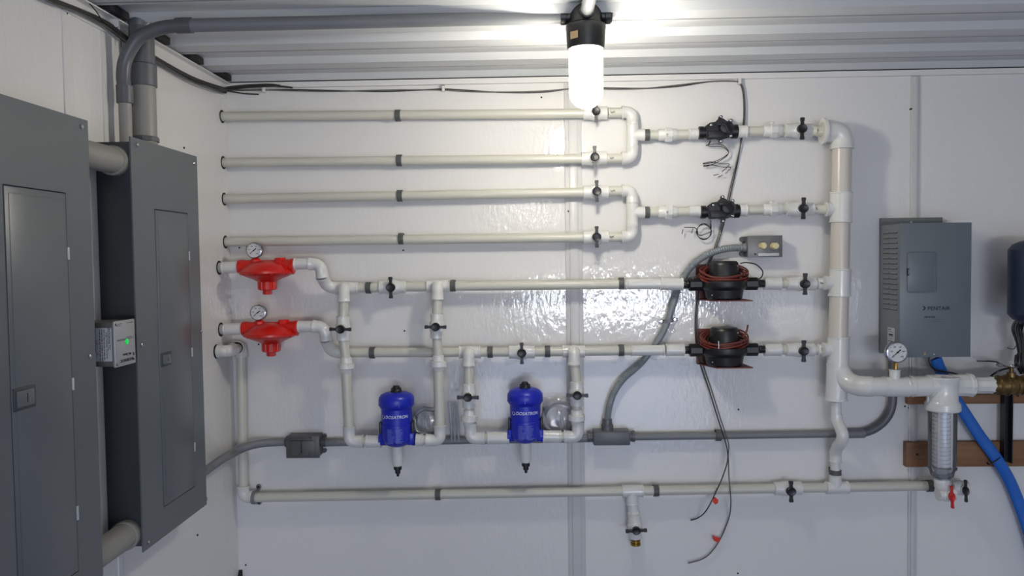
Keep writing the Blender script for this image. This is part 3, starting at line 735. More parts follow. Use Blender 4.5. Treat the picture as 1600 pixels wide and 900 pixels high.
# ------------------------------------------------------------------ bottom pipe row
def B(x): return (x, 777.5 - (x - 395) * (777.5 - 759) / (1455 - 395))
Bp = lambda x, dx=0: at(*B(x), DT)
t = thing('pipe_run', 'long cream bottom pipe left of its valve, with a downward tee', 'pipe', Bp(800))
f_pipe(t, Bp(390), Bp(1214)); 
tc = at(988, B(988)[1], DT); f_tee(t, Bp(972), Bp(1005), at(988, 788, DT), RF)
valve(Bp(1209), Bp(1252), 'white ball valve with upright black handle on the bottom pipe', 'ball valves on the bottom pipe')
t = thing('pipe_run', 'short cream bottom pipe between its valve and the clear filter', 'pipe', Bp(1330))
f_pipe(t, Bp(1249), Bp(1462)); f_tee(t, Bp(1290), Bp(1325), at(1305.5, 741, DT + .001), RF)
strap(Bp(684.5), (1, 0, 0), 'dark grey clip left of centre on the bottom pipe', 'clips on the bottom pipe', DT)
strap(Bp(1025), (1, 0, 0), 'dark grey clip beside the downward tee on the bottom pipe', 'clips on the bottom pipe', DT)
strap(Bp(1452), (1, 0, 0), 'dark grey clip under the clear filter on the bottom pipe', 'clips on the bottom pipe', DT)
strap(at(1305, 738, .0375), (0, 0, 1), 'dark grey clip holding the slender dog-leg pipe', 'clips on the bottom pipe', DT)
# two-hole clamp at the left end
t = thing('pipe_clamp', 'grey two-hole clamp at left end of the bottom pipe', 'pipe clamp', Bp(398))
c = Bp(398.5); rows_ = []; mb = MB()
for i in range(15):
    a = math.radians(-90 + 180 * i / 14); rr = RP + .002
    pt = lambda r: Vector((0, -math.cos(a) * r, math.sin(a) * r * 1.08))
    sx = .0 + .004 * math.cos(a) * -1
    rows_.append([mb.b.verts.new(c + pt(rr) + Vector((sx - .006, 0, 0))), mb.b.verts.new(c + pt(rr) + Vector((sx + .006, 0, 0))), mb.b.verts.new(c + pt(rr + .003) + Vector((sx + .006, 0, 0))), mb.b.verts.new(c + pt(rr + .003) + Vector((sx - .006, 0, 0)))])
mb.skin(rows_); mb.build('band', M_cond, t)
for s in (1, -1):
    q = c + Vector((.001, 0, s * .026))
    MB().lathe(Vector((q.x, 0, q.z)), (0, -1, 0), [(0, .009), (.004, .009), (.005, .008)], 16).rbox((q.x - .006, -.001, q.z - s * .010), (q.x + .006, -.034, q.z - s * .0075), .001).build('ear', M_cond, t)
    MB().lathe(Vector((q.x, -.004, q.z)), (0, -1, 0), [(0, .0045), (.003, .0045), (.004, .003)], 12).build('screw', M_ink, t)
# drain below the downward tee
t = thing('drain_pipe', 'short white drain stub with brass hose end under the bottom pipe', 'pipe', at(993, 853, DT))
f_coupling(t, at(988, 785, DT), at(990, 801, DT), .0180); f_coupling(t, at(990, 800, DT), at(991, 815, DT), .0200)
MB().lathe(at(993, 838, DT), at(993.3, 860, DT) - at(993, 838, DT), [(0, .019), (.004, .0125), (.011, .012), (.0115, .0155), (.016, .0155), (.0165, .013), (.020, .013), (.0205, .0165), (.028, .0165), (.0285, .012)], 20).build('hose_end', M_brass, t)
valve(at(991, 806, DT), at(993, 841, DT), 'ball valve with level black handle on the drain stub', 'ball valves on the bottom pipe')

# ------------------------------------------------------------------ flow meters
def meter(cx, cy, label, loop):
    k = (2.5 - .062) / F; c = at(cx, cy, .062); Pm = lambda x, y, dd=0.: Vector((c.x + x * k, c.y - dd, c.z - y * k))
    t = thing('flow_meter', label, 'flow meter', Pm(0, 24), 'black flow meters'); c2 = at(cx, cy - 2, DR)
    for s in (-1, 1):
        MB().lathe(Pm(s * 33, -2, -.010), (s, 0, 0), [(0, .017), (.003, .021), (19 * k, .0215), (20 * k, .019)], 8, PI / 8).build('union_nut', M_black, t)
    for s in (-1, 1): MB().lathe(Pm(s * 50, -2, -.011), (s, 0, 0), [(0, .0125), (.004, .0130), (.006, .0118), (.009, .0130), (.012, .0118), (.015, .0130), (.018, .0122), (16 * k, .0122)], 20).build('threaded_end', M_black, t)
    mb = MB().lathe(Pm(0, 0), (0, 0, -1), [(-8 * k, 28 * k), (-7 * k, 34 * k), (1 * k, 35 * k), (4 * k, 33.5 * k), (7 * k, 29.5 * k), (19 * k, 27.5 * k), (21.5 * k, 25 * k)], 40)
    mb.cyl(Pm(-36, -1, -.010), Pm(36, -1, -.010), .016, n=24)
    mb.build('measuring_chamber', M_meter, t)
    MB().lathe(Pm(0, 0), (0, 0, -1), [(-38 * k, 15 * k), (-37.5 * k, 19 * k), (-35 * k, 21.5 * k), (-32 * k, 22.2 * k), (-20 * k, 23 * k), (-14 * k, 23.5 * k), (-6 * k, 25 * k), (-5 * k, 25 * k)], 36).build('register', M_black, t)
    for s, yy in ((-1, 14), (1, -30)): MB().sphere(Pm(s * 23 if s < 0 else 17, yy, .045 if s < 0 else .03), .0026).build('seal_screw', M_steel, t)
    # bracket: back plate and shelf
    mb = MB().box(Pm(-36, -34) * Vector((1, 0, 1)) + Vector((0, -.004, 0)) if False else (Pm(-37, -33).x, -.001, Pm(0, -33).z), (Pm(0, 0).x, -.0045, Pm(0, 23).z))
    mb.prism([(Pm(-36, 0).x, -.001, Pm(0, 22).z), (Pm(34, 0).x, -.001, Pm(0, 22).z), (Pm(38, 0).x, -.110, Pm(0, 22).z), (Pm(-16, 0).x, -.110, Pm(0, 22).z)], (0, 0, -.0035))
    mb.build('bracket', M_brack, t)
    random.seed(int(cy))
    cc = thing('cable_coil', '%s coil of brown-red cable wound around the %s flow meter' % (('neat', 'upper') if loop else ('loose tied', 'lower')), 'cable coil', Pm(0, -6), 'cable coils on the flow meters')
    for j in range(9):
        ra = (36.5 - (j % 3) * 3.2) * k; ry = .0575 - (j % 3) * .003; z0 = -23 + (j // 3) * 4.8 + (j % 3) * 1.2; ph = random.uniform(0, 6); tl = .0035 * (1 if not loop else .4)
        pts = []
        for i in range(32):
            a = 2 * PI * i / 32
            pts.append(Vector((c.x + math.cos(a) * ra + random.uniform(-.0006, .0006), c.y + math.sin(a) * ry, c.z - z0 * k + .020 * math.sin(a) + tl * math.cos(a + .3) * 1.5 + .0022 * math.sin(3 * a + ph))))
        MB().tube(pts, .0026, 7, closed=True).build('winding', M_coil if j % 4 else M_brack, cc)
    if loop:
        MB().tube(spline([Pm(24, -34, .01), Pm(34, -35, .01), Pm(48, -32, .01), Pm(58, -22, .01), Pm(57, -13, .01), Pm(50, -8, .01)], 6), .0018, 8).build('lead', M_wire, cc)
        MB().tube(spline([Pm(-28, -20, .0), Pm(-44, -14, .0), Pm(-52, -6, .0), Pm(-50, -3, 0), Pm(-45, -6, .0)], 6), .0014, 8).build('lead_end', M_wire, cc)
    else:
        MB().tube(spline([Pm(26, -22, .02), Pm(31, -30, .02), Pm(33, -36, .02), Pm(34, -42, .02)], 4), .003, 8).build('lead', M_coil, cc)
        MB().tube(spline([Pm(-30, -14, .03), Pm(-26, -25, .03), Pm(-10, -34, .03), Pm(8, -37, .02), Pm(22, -32, .02)], 5), .0014, 8).build('lead_end', M_wire, cc)
        MB().tube(spline([Pm(-15, -19, .053), Pm(-15, -10, .056), Pm(-16, -2, .052)], 4), .0014, 6).build('twist_tie', M_white, cc)
    return t
meter(1131, 446, 'upper black flow meter on a red-brown bracket', True)
meter(1131.5, 549, 'lower black flow meter on a red-brown bracket', False)

# ================================================================== CONDUIT
DC = .020; RC = .0118
t = thing('conduit_run', 'grey conduit coming round the corner into the grey switch box', 'conduit', at(440, 692, DC))
pts = [atX(300, 752, XL + DC), atX(328, 731, XL + DC + .004), atX(346, 718, XL + .040), at(364, 708, .088), at(386, 698, .074), at(408, 693, .048), at(428, 691.2, .026), at(446, 690.5, DC)]
MB().tube(spline(pts, 6), RC * 1.12, 20).build('bend', M_cond, t)
t = thing('conduit_run', 'grey conduit running behind the dosing pumps to the tee box', 'conduit', at(700, 689, DC))
MB().cyl(at(500, 691.5, DC), at(930, 684.5, DC), RC * 1.1).build('conduit', M_cond, t)
t = thing('conduit_run', 'grey conduit from tee box curving up behind wide horizontal pipe', 'conduit', at(1200, 680, DC))
MB().cyl(at(985, 682.5, DC), at(1330, 677.5, DC), RC * 1.02).build('conduit', M_cond, t)
MB().tube(spline([at(1326, 677.5, DC), at(1345, 677, DC), at(1366, 670, DC), at(1384, 655, DC), at(1393, 636, DC), at(1395, 612, DC), at(1395, 580, DC), at(1395, 552, DC)], 6), RC * 1.15, 20).build('bend', M_cond_d, t)
MB().cyl(at(1322, 677.6, DC), at(1350, 677, DC), RC * 1.28).build('coupling', M_cond, t)
strap(at(1122, 680, DC + .001), (1, 0, 0), 'dark grey clip on the right-hand grey conduit', 'clips on the bottom pipe', DC)
bpy.context.view_layer.update()

# conduit tee box
a, b = at(927, 674, .048), at(985, 696, .048); b0 = at(927, 672, 0)
t = thing('conduit_box', 'dark grey plastic conduit tee box', 'junction box', Vector(((a.x + b.x) / 2, -.02, b.z)))
MB().rbox((a.x, -.0, a.z), (b.x, -.050, b.z), .005, 3).build('body', M_cond_d, t)
MB().rbox((a.x + .001, -.046, a.z - .0015), (b.x - .001, -.053, b.z + .0015), .003).build('cover', M_cond_d, t)
for s, xx in ((-1, a.x), (1, b.x)):
    MB().lathe((xx - s * .003, -DC, (a.z + b.z) / 2), (s, 0, 0), [(0, .0165), (.010, .0165), (.011, .0185), (.020, .0185), (.021, .016)], 20).build('hub', M_cond_d, t)
mb = MB()
xc = at(949, 670, .03).x
mb.lathe((xc, -.026, a.z - .004), (0, 0, 1), [(0, .0195), (.022, .0195), (.023, .0165), (.040, .0155), (.041, .013)], 20)
mb.build('hub', M_cond_d, t)

# flexible conduit
t = thing('flexible_conduit', 'ribbed grey flexible conduit sweeping up to the small steel box', 'conduit', at(950, 660, .026))
fp = spline([at(949, 662, .026), at(951, 640, .028), at(959, 614, .026), at(974, 592, .022), at(990, 578, .020), at(1006, 562, .018), at(1028, 532, .017), at(1042, 505, .018), at(1052, 474, .017), at(1061, 448, .017),
             at(1074, 424, .022), at(1092, 406, .024), at(1115, 394, .024), at(1140, 388, .024), at(1168, 387, .024)], 14)
rs = [.0102 + .0013 * (i % 2) for i in range(len(fp))]
MB().tube(fp, .011, 18, rs=rs).build('hose', M_flex, t)
t = thing('conduit_clamp', 'small metal clamp holding the flexible conduit between meter rows', 'pipe clamp', at(1045, 500, .02))
c = at(1045, 501, .018); mb = MB(); rows_ = []
ux = Vector((.98, 0, .12)).normalized(); uz = Vector((-.12, 0, .98))
for i in range(13):
    a_ = math.radians(-90 + 180 * i / 12); q = ux * math.sin(a_) * .0128 + Vector((0, -math.cos(a_) * .0135, 0)) 
    q2 = ux * math.sin(a_) * .0150 + Vector((0, -math.cos(a_) * .0155, 0))
    rows_.append([mb.b.verts.new(c + q - uz * .006), mb.b.verts.new(c + q + uz * .006), mb.b.verts.new(c + q2 + uz * .006), mb.b.verts.new(c + q2 - uz * .006)])
mb.skin(rows_); mb.build('band', M_cond, t)
for s in (-1, 1):
    q = c + ux * s * .022; mb = MB().lathe(Vector((q.x, 0, q.z)), (0, -1, 0), [(0, .006), (.003, .006), (.006, .004)], 12)
    mb.rbox((q.x - .010, -.001, q.z - .005), (q.x + .010, -.004, q.z + .005), .001); mb.build('ear', M_steel, t)

# small steel box with two glands
a, b = at(1169, 369, .055), at(1222, 401, .055)
t = thing('outlet_box', 'small grey steel outlet box with two brass cable glands', 'junction box', Vector(((a.x + b.x) / 2, -.02, b.z)))
MB().rbox((a.x, 0, a.z), (b.x, -.052, b.z), .002).build('body', M_boxdark, t)
MB().rbox((a.x - .0012, -.050, a.z + .001), (b.x + .0012, -.055, b.z - .001), .0008).build('cover_plate', M_box, t)
for px in (1190, 1208.5):
    c = at(px, 384.5, .055); mb = MB().lathe(c, (0, -1, 0), [(0, .0115), (.006, .0115), (.007, .0105), (.018, .0115), (.024, .0110), (.028, .008)], 8, PI / 8)
    mb.build('cable_gland', M_gland, t)
c0, c1 = at(1184, 395, .0555), at(1217, 400, .0555)
MB().rbox((c0.x, -.055, c0.z), (c1.x, -.060, c1.z), .002).build('gasket', M_label, t)
c = at(1180, 397, .0555); MB().lathe(c, (0, -1, 0), [(0, .0028), (.002, .0022)], 10).build('screw', M_ink, t)
for py in (374, 397):
    mb = MB(); c = at(1162, py, .006); mb.rbox((c.x - .008, -.0, c.z - .008), (a.x + .002, -.010, c.z + .006), .002); mb.lathe((c.x - .005, -.001, c.z), (0, -1, 0), [(0, .0085), (.010, .0085)], 14); mb.build('mounting_lug', M_boxdark, t)
c = at(1160, 387, .024); MB().lathe(c, (1, 0, 0), [(0, .013), (.006, .0155), (.018, .0155)], 18).build('connector', M_cond, t)

# grey switch box low on the left
a, b = at(446, 682, .058), at(499, 716, .058)
t = thing('switch_box', 'grey weatherproof switch box on the conduit low left', 'switch box', Vector(((a.x + b.x) / 2, -.02, b.z)))
MB().rbox((a.x + .001, 0, a.z), (b.x - .002, -.050, b.z + .002), .003).build('body', M_boxdark, t)
mb = MB().rbox((a.x, -.049, a.z), (b.x, -.056, b.z), .0015); mb.rbox((a.x + .010, -.055, a.z - .006), (a.x + .085, -.062, a.z - .012), .002)
mb.rbox((a.x + .014, -.055, a.z - .014), (b.x - .014, -.0585, b.z + .006), .002)
mb.build('cover', M_boxdark, t)
cx = (a.x + b.x) / 2 - .003
MB().rbox((cx - .002, -.058, a.z - .012), (cx + .002, -.061, b.z + .016), .001).build('lever', M_black, t)
for px, py in ((485, 683.5), (484, 710), (468, 710)): MB().lathe(at(px, py, .057), (0, -1, 0), [(0, .0028), (.002, .002)], 10).build('screw', M_black, t)
for py in (681, 704):
    mb = MB(); c = at(507, py, .006); mb.rbox((b.x - .004, 0, c.z - .006), (c.x + .004, -.008, c.z + .006), .002); mb.lathe((c.x, 0, c.z), (0, -1, 0), [(0, .007), (.010, .007)], 14); mb.build('mounting_lug', M_boxdark, t)
for xx, s in ((a.x, -1), (b.x, 1)): MB().lathe((xx - s * .004, -DC, at(446, 691, DC).z), (s, 0, 0), [(0, .016), (.016, .016), (.017, .0135)], 18).build('hub', M_boxdark, t)

# ================================================================== LEFT WALL: electrical panels
pN = atX(155, 540, XL); YN = pN.y
XF = at(214, 540, -YN).x
def loadcentre(name, label, y0, y1, z0, z1, door, latch, screws, hinges, box_in=.010):
    """y0 nearer the camera; door = (ya, yb, za, zb)"""
    t = thing(name, label, 'electrical panel', (XL, (y0 + y1) / 2, z0), 'grey electrical panels')
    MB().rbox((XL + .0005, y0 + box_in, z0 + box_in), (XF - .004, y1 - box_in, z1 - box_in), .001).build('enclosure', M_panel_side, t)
    ya, yb, za, zb = door; th = .0035; g = .0022
    mb = MB()
    for A_, B_ in (((y0, z0), (y1, za - g)), ((y0, zb + g), (y1, z1)), ((y0, za - g), (ya - g, zb + g)), ((yb + g, za - g), (y1, zb + g))):
        mb.box((XF - th, A_[0], A_[1]), (XF, B_[0], B_[1]))
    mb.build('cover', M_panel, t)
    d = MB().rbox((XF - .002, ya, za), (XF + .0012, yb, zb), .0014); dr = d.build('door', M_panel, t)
    MB().rbox((XF + .0008, ya + .010, za + .012), (XF + .0022, yb - .004, zb - .012), .0010).build('pressed_field', M_panel, dr)
    if latch:
        la, lb, lc, ld_ = latch
        MB().rbox((XF, la, lc), (XF + .004, lb, ld_), .0015).build('latch_frame', M_panel_side, dr)
        MB().rbox((XF + .003, la + .006, lc + .006), (XF + .006, lb - .006, ld_ - .006), .001).build('latch', M_panel, dr)
        MB().rbox((XF + .005, (la + lb) / 2 + .002, lc + .012), (XF + .0066, (la + lb) / 2 + .004, ld_ - .012), .0004).build('latch_slot', M_dark, dr)
    for px, py in screws:
        c = atX(px, py, XF); MB().lathe(c, (1, 0, 0), [(0, .0050), (.002, .0050), (.0035, .003), (.0035, .0005)], 14).build('screw', M_steel, t)
    for py, pz0, pz1 in hinges:
        MB().rbox((XF, yb - .001, pz0), (XF + .003, yb + .0045, pz1), .0008).build('hinge', M_label, t)
    return t
Y2f = atX(316, 540, XF).y
z1 = at(204, 213, -YN).z; z0 = at(222, 863, -YN).z
q = lambda px, py: atX(px, py, XF)
da, db = q(249, 560), q(299, 560)
hz = lambda y, h: (0, h - .012, h + .012)
loadcentre('electrical_panel', 'narrow grey electrical panel nearer the wall corner', YN, Y2f, z0, z1,
           (da.y, db.y, q(254, 793).z, q(243, 328).z), (q(249, 560).y + .004, q(266, 560).y, q(255, 573).z, q(255, 551).z),
           [(214, 226), (303, 255), (221, 539), (314, 518), (231, 847), (322, 780)],
           [(0, q(295, 400).z - .012, q(295, 400).z + .012), (0, q(300, 550).z - .012, q(300, 550).z + .012), (0, q(304, 698).z - .012, q(304, 698).z + .012)])
Y1f = q(149, 540).y; Y1n = Y1f - .62
z1 = q(135, 188).z; z0 = q(161, 899).z
loadcentre('electrical_panel', 'large grey electrical panel cropped by the left frame edge', Y1n, Y1f, z0, z1,
           (q(17, 600).y, q(112, 600).y, q(124, 890).z, q(104, 303).z), (q(17, 620).y + .003, q(53, 620).y, q(35, 640).z, q(35, 604).z),
           [(127, 198), (140, 557)],
           [(0, q(106, 396).z - .012, q(106, 396).z + .012), (0, q(113, 600).z - .012, q(113, 600).z + .012), (0, q(121, 801).z - .014, q(121, 801).z + .014)])
# nipples between the two panels
for nm, py, lab in (('top', 251, 'upper thick grey conduit stub joining the two electrical panels'), ('bottom', 836, 'lower thick grey conduit stub joining the two electrical panels')):
    z = at(178, py, -YN).z; xc = (XL + XF) / 2 + .004
    t = thing('conduit_nipple', lab, 'conduit', (xc, (Y1f + YN) / 2, z), 'thick stubs between the panels')
    MB().cyl((xc, Y1f - .010, z), (xc, YN + .012, z), .0300, n=32).build('pipe', M_cond_l, t)
    MB().lathe((xc, YN - .012, z), (0, 1, 0), [(0, .031), (.001, .0335), (.020, .0335), (.021, .031)], 32).build('locknut', M_cond_l, t)

# timer / surge box between them
ya, yb = q(180, 540).y, q(213, 540).y
z1, z0 = q(181, 503).z, q(181, 574).z
XT = XF + .012
ya = atX(180, 540, XT).y; yb = atX(212, 540, XT).y; z1 = atX(181, 502, XT).z; z0 = atX(181, 575, XT).z
t = thing('surge_protector_box', 'small grey box with green light between the electrical panels', 'electrical box', (XT - .04, (ya + yb) / 2, z0))
MB().rbox((XL + .001, ya + .002, z0 + .002), (XT - .004, yb - .002, z1 - .002), .003).build('body', M_timer_s, t)
MB().rbox((XT - .006, ya, z0), (XT, yb, z1), .0025).build('face_plate', M_timer, t)
cz = (z0 + z1) / 2; cy = (ya + yb) / 2; H = z1 - z0; Wd = yb - ya
MB().lathe((XT - .001, cy + .004, cz + .002), (1, 0, 0), [(0, .0062), (.003, .0062), (.004, .004)], 16).build('light', M_led, t)
for z in (z0 + .007, z1 - .007): MB().lathe((XT, ya + .006, z), (1, 0, 0), [(0, .004), (.002, .004), (.003, .002)], 12).build('screw', M_steel, t)
text('face_lettering', 'INTERMATIC', .0095, (XT + .0003, cy + .002, z0 + H * .12), M_ink, t, rot=SIDEM, spin=PI, sx=1.0)
text('face_lettering', 'AG Series', .0085, (XT + .0003, cy + .004, z0 + H * .24), M_ink, t, rot=SIDEM, spin=PI)
MB().box((XT, cy + .030, z0 + H * .18), (XT + .0004, cy + .034, z0 + H * .25)).box((XT, cy + .030, z0 + H * .08), (XT + .0004, cy + .034, z0 + H * .12)).build('logo', M_ink, t)
mb = MB()
for i, (u0, u1, v) in enumerate([(.1, .62, .565), (.1, .9, .585), (.55, .8, .615), (.1, .35, .93), (.1, .3, .89), (.55, .9, .93)]):
    mb.box((XT, ya + Wd * u0, z0 + H * v - .0006), (XT + .0003, ya + Wd * u1, z0 + H * v + .0006))
mb.build('fine_print', M_inkf, t)
lx0, lx1 = XT - .052, XT - .008
MB().box((lx0, ya + .0022, z0 + H * .14), (lx1, ya + .0014, z0 + H * .86)).build('side_label', M_label, t)
RS = Matrix(((1, 0, 0), (0, 0, -1), (0, 1, 0)))
for i, (s, fs, xx, zz) in enumerate([('INTERMATIC', .0085, .0380, .62), ('Surge Protector', .0052, .0335, .60), ('AG Series', .005, .0335, .30), ('UL', .007, .012, .30), ('1 2', .007, .012, .55)]):
    text('side_lettering', s, fs, (lx0 + xx, ya + .0013, z0 + H * zz), M_ink, t, rot=RS, spin=-PI / 2)
mb = MB(); random.seed(5)
for j in range(6):
    x = lx0 + .003 + j * .0048
    if 1.5 < j < 2.5: continue
    zt = z0 + H * .83
    while zt > z0 + H * (.42 if j < 3 else .2):
        L = random.uniform(.003, .009); mb.box((x, ya + .0013, zt), (x + .0016, ya + .0010, zt - L)); zt -= L + .0015
mb.build('side_print', M_inkf, t)

# big conduit above the narrow panel
XC = XL + .041
c0 = atX(226, 214, XC); yv = c0.y; zc = lambda py: atX(224, py, XC).z
t = thing('riser_conduit', 'thick grey conduit rising from the narrow panel to the ceiling', 'conduit', c0)
cyl2 = lambda za, zb, r, m, nm: MB().cyl((XC, yv, za), (XC, yv, zb), r, n=32).build(nm, m, t)
cyl2(c0.z - .03, zc(128), .0290, M_cond_l, 'pipe'); cyl2(zc(128), zc(14), .0290, M_cond_d, 'upper_pipe')
MB().lathe((XC, yv, zc(136)), (0, 0, 1), [(0, .031), (.001, .0325), (.052, .0325), (.056, .029)], 32).build('coupling', M_cond_d, t)
MB().lathe((XC, yv, c0.z - .012), (0, 0, 1), [(0, .034), (.010, .034), (.012, .031)], 10).build('locknut', M_cond_d, t)
MB().lathe((XC, yv, ZC - .004), (0, 0, 1), [(-.004, .030), (-.002, .031), (.02, .031)], 28).build('flange', M_cond_d, t)
# lamp position
DL = .62
Lc = at(915, 40, DL)
zl = at(700, 31, DL).z; zl = at(880, 27, DL).z
XS = XL + .034
s0 = atX(197, 214, XS); ys = s0.y
t = thing('lamp_conduit', 'slimmer grey conduit bending from narrow panel along ceiling to lamp', 'conduit', s0)
RS_ = .0155
zz = lambda py: atX(195, py, XS).z
MB().cyl((XS, ys, s0.z - .03), (XS, ys, zz(150)), RS_ * .92).build('pipe', M_cond_l, t)
MB().lathe((XS, ys, zz(162)), (0, 0, 1), [(0, .0165), (.001, .0185), (.042, .0185), (.043, .0165)], 24).build('coupling', M_cond_d, t)
e = at(278, 41, -ys); e = Vector((e.x, ys, e.z)); lampL = Vector((Lc.x - .060, Lc.y, zl))
bendp = [Vector((XS, ys, zz(140))), Vector((XS - .002, ys, zz(118))), Vector((XS + .006, ys - .0, zz(92))), at(214, 62, -ys), at(236, 49, -ys), at(258, 42.5, -ys), at(285, 40, -ys)]
MB().tube(spline(bendp, 6), RS_, 22).build('bend', M_cond_d, t)
MB().cyl(at(276, 40.3, -ys), at(300, 39.6, -ys), .0182).build('coupling', M_cond_d, t)
MB().cyl(at(296, 39.8, -ys), lampL + Vector((.010, 0, 0)), RS_).build('long_pipe', M_cond, t)

# ================================================================== THE LAMP
k = (2.5 - DL) / F; c = Lc.copy(); c.z = zl
t = thing('jar_light', 'lit jar lamp with black housing hanging from the ceiling', 'ceiling lamp', c + Vector((0, 0, .03)))
dn = (0, 0, -1)
Zp = lambda py: (py - 25) * k
MB().lathe(c, dn, [(-(ZC - c.z) - .002, .040), (Zp(8), .0425), (Zp(38), .0415), (Zp(38) + .001, .046)], 40).build('junction_housing', M_black, t)
for u in ((-1, 0, 0), (1, 0, 0), (0, -1, 0)):
    MB().lathe(c + Vector(u) * .036, u, [(0, .0165), (.010, .0165), (.011, .0185), (.0235, .0185), (.0245, .016)], 24).build('conduit_hub', M_black, t)
MB().lathe(c + Vector((.060, 0, 0)), (1, 0, 0), [(0, .0155), (.003, .0155), (.004, .012)], 20).build('plug', M_black, t)
MB().lathe(c, dn, [(Zp(37), .044), (Zp(39), .0485), (Zp(43), .0490), (Zp(46), .0480), (Zp(72), .0450), (Zp(75), .0440), (Zp(75), .0425), (Zp(60), .0420)], 40).build('collar', M_black, t)
a_ = math.radians(-115)
mb = MB()
for px0, px1, y0, y1, m_ in ((-.0385, -.0215, 53, 64, 0),):
    R = .0487; pts = []
    for X_, Y_ in ((px0, y0), (px1, y0), (px1, y1), (px0, y1)):
        pts.append(c + Vector((X_, -math.sqrt(R * R - X_ * X_), -Zp(Y_))))
    mb.quad(*pts)
mb.build('sticker', M_tan, t)
# glass jar (outer and inner skin)
h1, h2 = Zp(70), Zp(166); rg = .0415
prof = [(h1, rg - .001)]; prof += [(h1 + .01, rg)]; hb = h2 - rg * .95
prof += [(hb + rg * .95 * math.sin(a), rg * math.cos(a)) for a in [PI / 2 * i / 10 for i in range(10)]] + [(h2, .001)]
MB().lathe(c, dn, prof, 48).build('glass_jar', M_glass, t)
# bulb: a stubby white lamp
prof = [(Zp(72), .016), (Zp(76), .0175), (Zp(84), .0215), (Zp(94), .031), (Zp(104), .0365), (Zp(136), .0375)] + [(Zp(136) + .030 * math.sin(a), .0375 * math.cos(a)) for a in [PI / 2 * i / 6 for i in range(1, 6)]] + [(Zp(136) + .030, .001)]
MB().lathe(c, dn, prof, 32).build('bulb', M_bulb, t)
MB().lathe(c, dn, [(Zp(58), .018), (Zp(73), .018), (Zp(74), .015)], 24).build('socket', M_fit, t)
t = MB().cyl(c + Vector((0, -.055, 0)), Vector((c.x, -5.5, c.z)), RS_).build('ceiling_conduit', M_cond); tag(t, 'grey conduit running from the lamp toward the viewer under the ceiling', 'conduit')

# ================================================================== CABLES
XW = XL + .012
lw = [(60, -14), (85, 0), (128, 17), (168, 36), (205, 64), (240, 88), (300, 121), (349, 138)]
offs = [(0, 0, 0), (0, 3, .003), (2, 6, .001), (-1, -2, .004)]
tails = [
    [at(356, 137, .020), at(385, 134, .021), at(420, 132.5, .021), at(438, 134.5, .020)],
    [at(356, 140, .020), at(385, 136.5, .021), at(425, 134.5, .021), at(440, 135, .020), at(457, 137, .016)],
    [at(356, 142, .010), at(380, 146, .008), (404, 147.5)],
]
tl = ['thick dark cable of the corner bundle ending beside the first clip', 'dark cable of the corner bundle with its longer end above the clip', 'thin dark cable of the corner bundle whose end droops lowest']
rad = [.0042, .0030, .0022]
for i in range(3):
    o_ = offs[i]; pts = []
    for j, (x, y) in enumerate(lw): pts.append(atX(x + o_[0] * math.sin(j), y + o_[1] * (1 + .5 * math.sin(j * 1.7 + i)) * (.3 if j > 6 else 1), XW + o_[2]))
    tail = [p if isinstance(p, Vector) else at(p[0], p[1], .010) for p in tails[i]]
    pts[-1].y = min(pts[-1].y, -.03)
    m = MB().tube(spline(pts + tail, 6), rad[i], 8); tag(m.build('cable', M_cabled), tl[i], 'cable', 'cables in the top left corner')
run = [(356, 141), (380, 141), (413, 140.5), (460, 140), (520, 141.5), (600, 143), (650, 141), (693, 139), (730, 141), (790, 144.5), (850, 144), (905, 137), (960, 137.5), (1010, 138), (1060, 135), (1105, 128), (1140, 126.5), (1155, 129.5), (1161, 145), (1162.5, 175), (1160, 205), (1153, 250), (1142, 300), (1131, 350), (1117, 392), (1100, 430), (1092, 452), (1087, 490), (1087, 530), (1092, 560), (1108, 610), (1122, 655), (1134, 692), (1137, 716)]
ra = run + [(1131, 740), (1119, 768), (1104, 797), (1091, 809), (1079, 813)]
rb = [(x, y + (2.2 if 430 < x < 1100 and y < 150 else .5) * math.sin(x / 37.0 + 1)) for x, y in run[:17]] + [(x + 1.6, y) for x, y in run[17:21]] + [(x - 3 * math.sin((y - 205) / 90), y) for x, y in run[21:26]] + [(x + 2.5, y) for x, y in run[26:28]] + [(x + 4, y) for x, y in run[28:-1]] + [(1138, 712), (1139, 745), (1142, 785), (1138, 812), (1125, 843), (1110, 864), (1096, 874), (1075, 880)]
for nm, rr, lab, rad_ in ((0, ra, 'thin grey cable ending shorter beside its small red tape flag', .0020), (1, rb, 'thin grey cable hanging lowest, ending under its lower red tape flag', .0020)):
    pts = []
    for j, (x, y) in enumerate(lw): pts.append(atX(x, y + 4 + nm * 2.5 + 1.5 * math.sin(j * 2 + nm), XW + .006 * nm))
    pts[-1].y = min(pts[-1].y, -.03)
    for j, (x, y) in enumerate(rr):
        d = .0065 + .0045 * nm
        if y > 560 and y < 720: d = .036 if 640 < y < 720 else .016       # over the conduit
        elif 720 <= y < 800: d = .058 if 738 < y else .045
        elif y >= 800: d = .012
        if x < 1000 and y < 200: d += 0
        if 1085 < x and 196 < y < 214: d = .012
        pts.append(at(x, y, d))
    tag(MB().tube(spline(pts, 5), rad_, 8).build('cable', M_cable if nm else M_cabled), lab, 'cable', 'long thin cables')
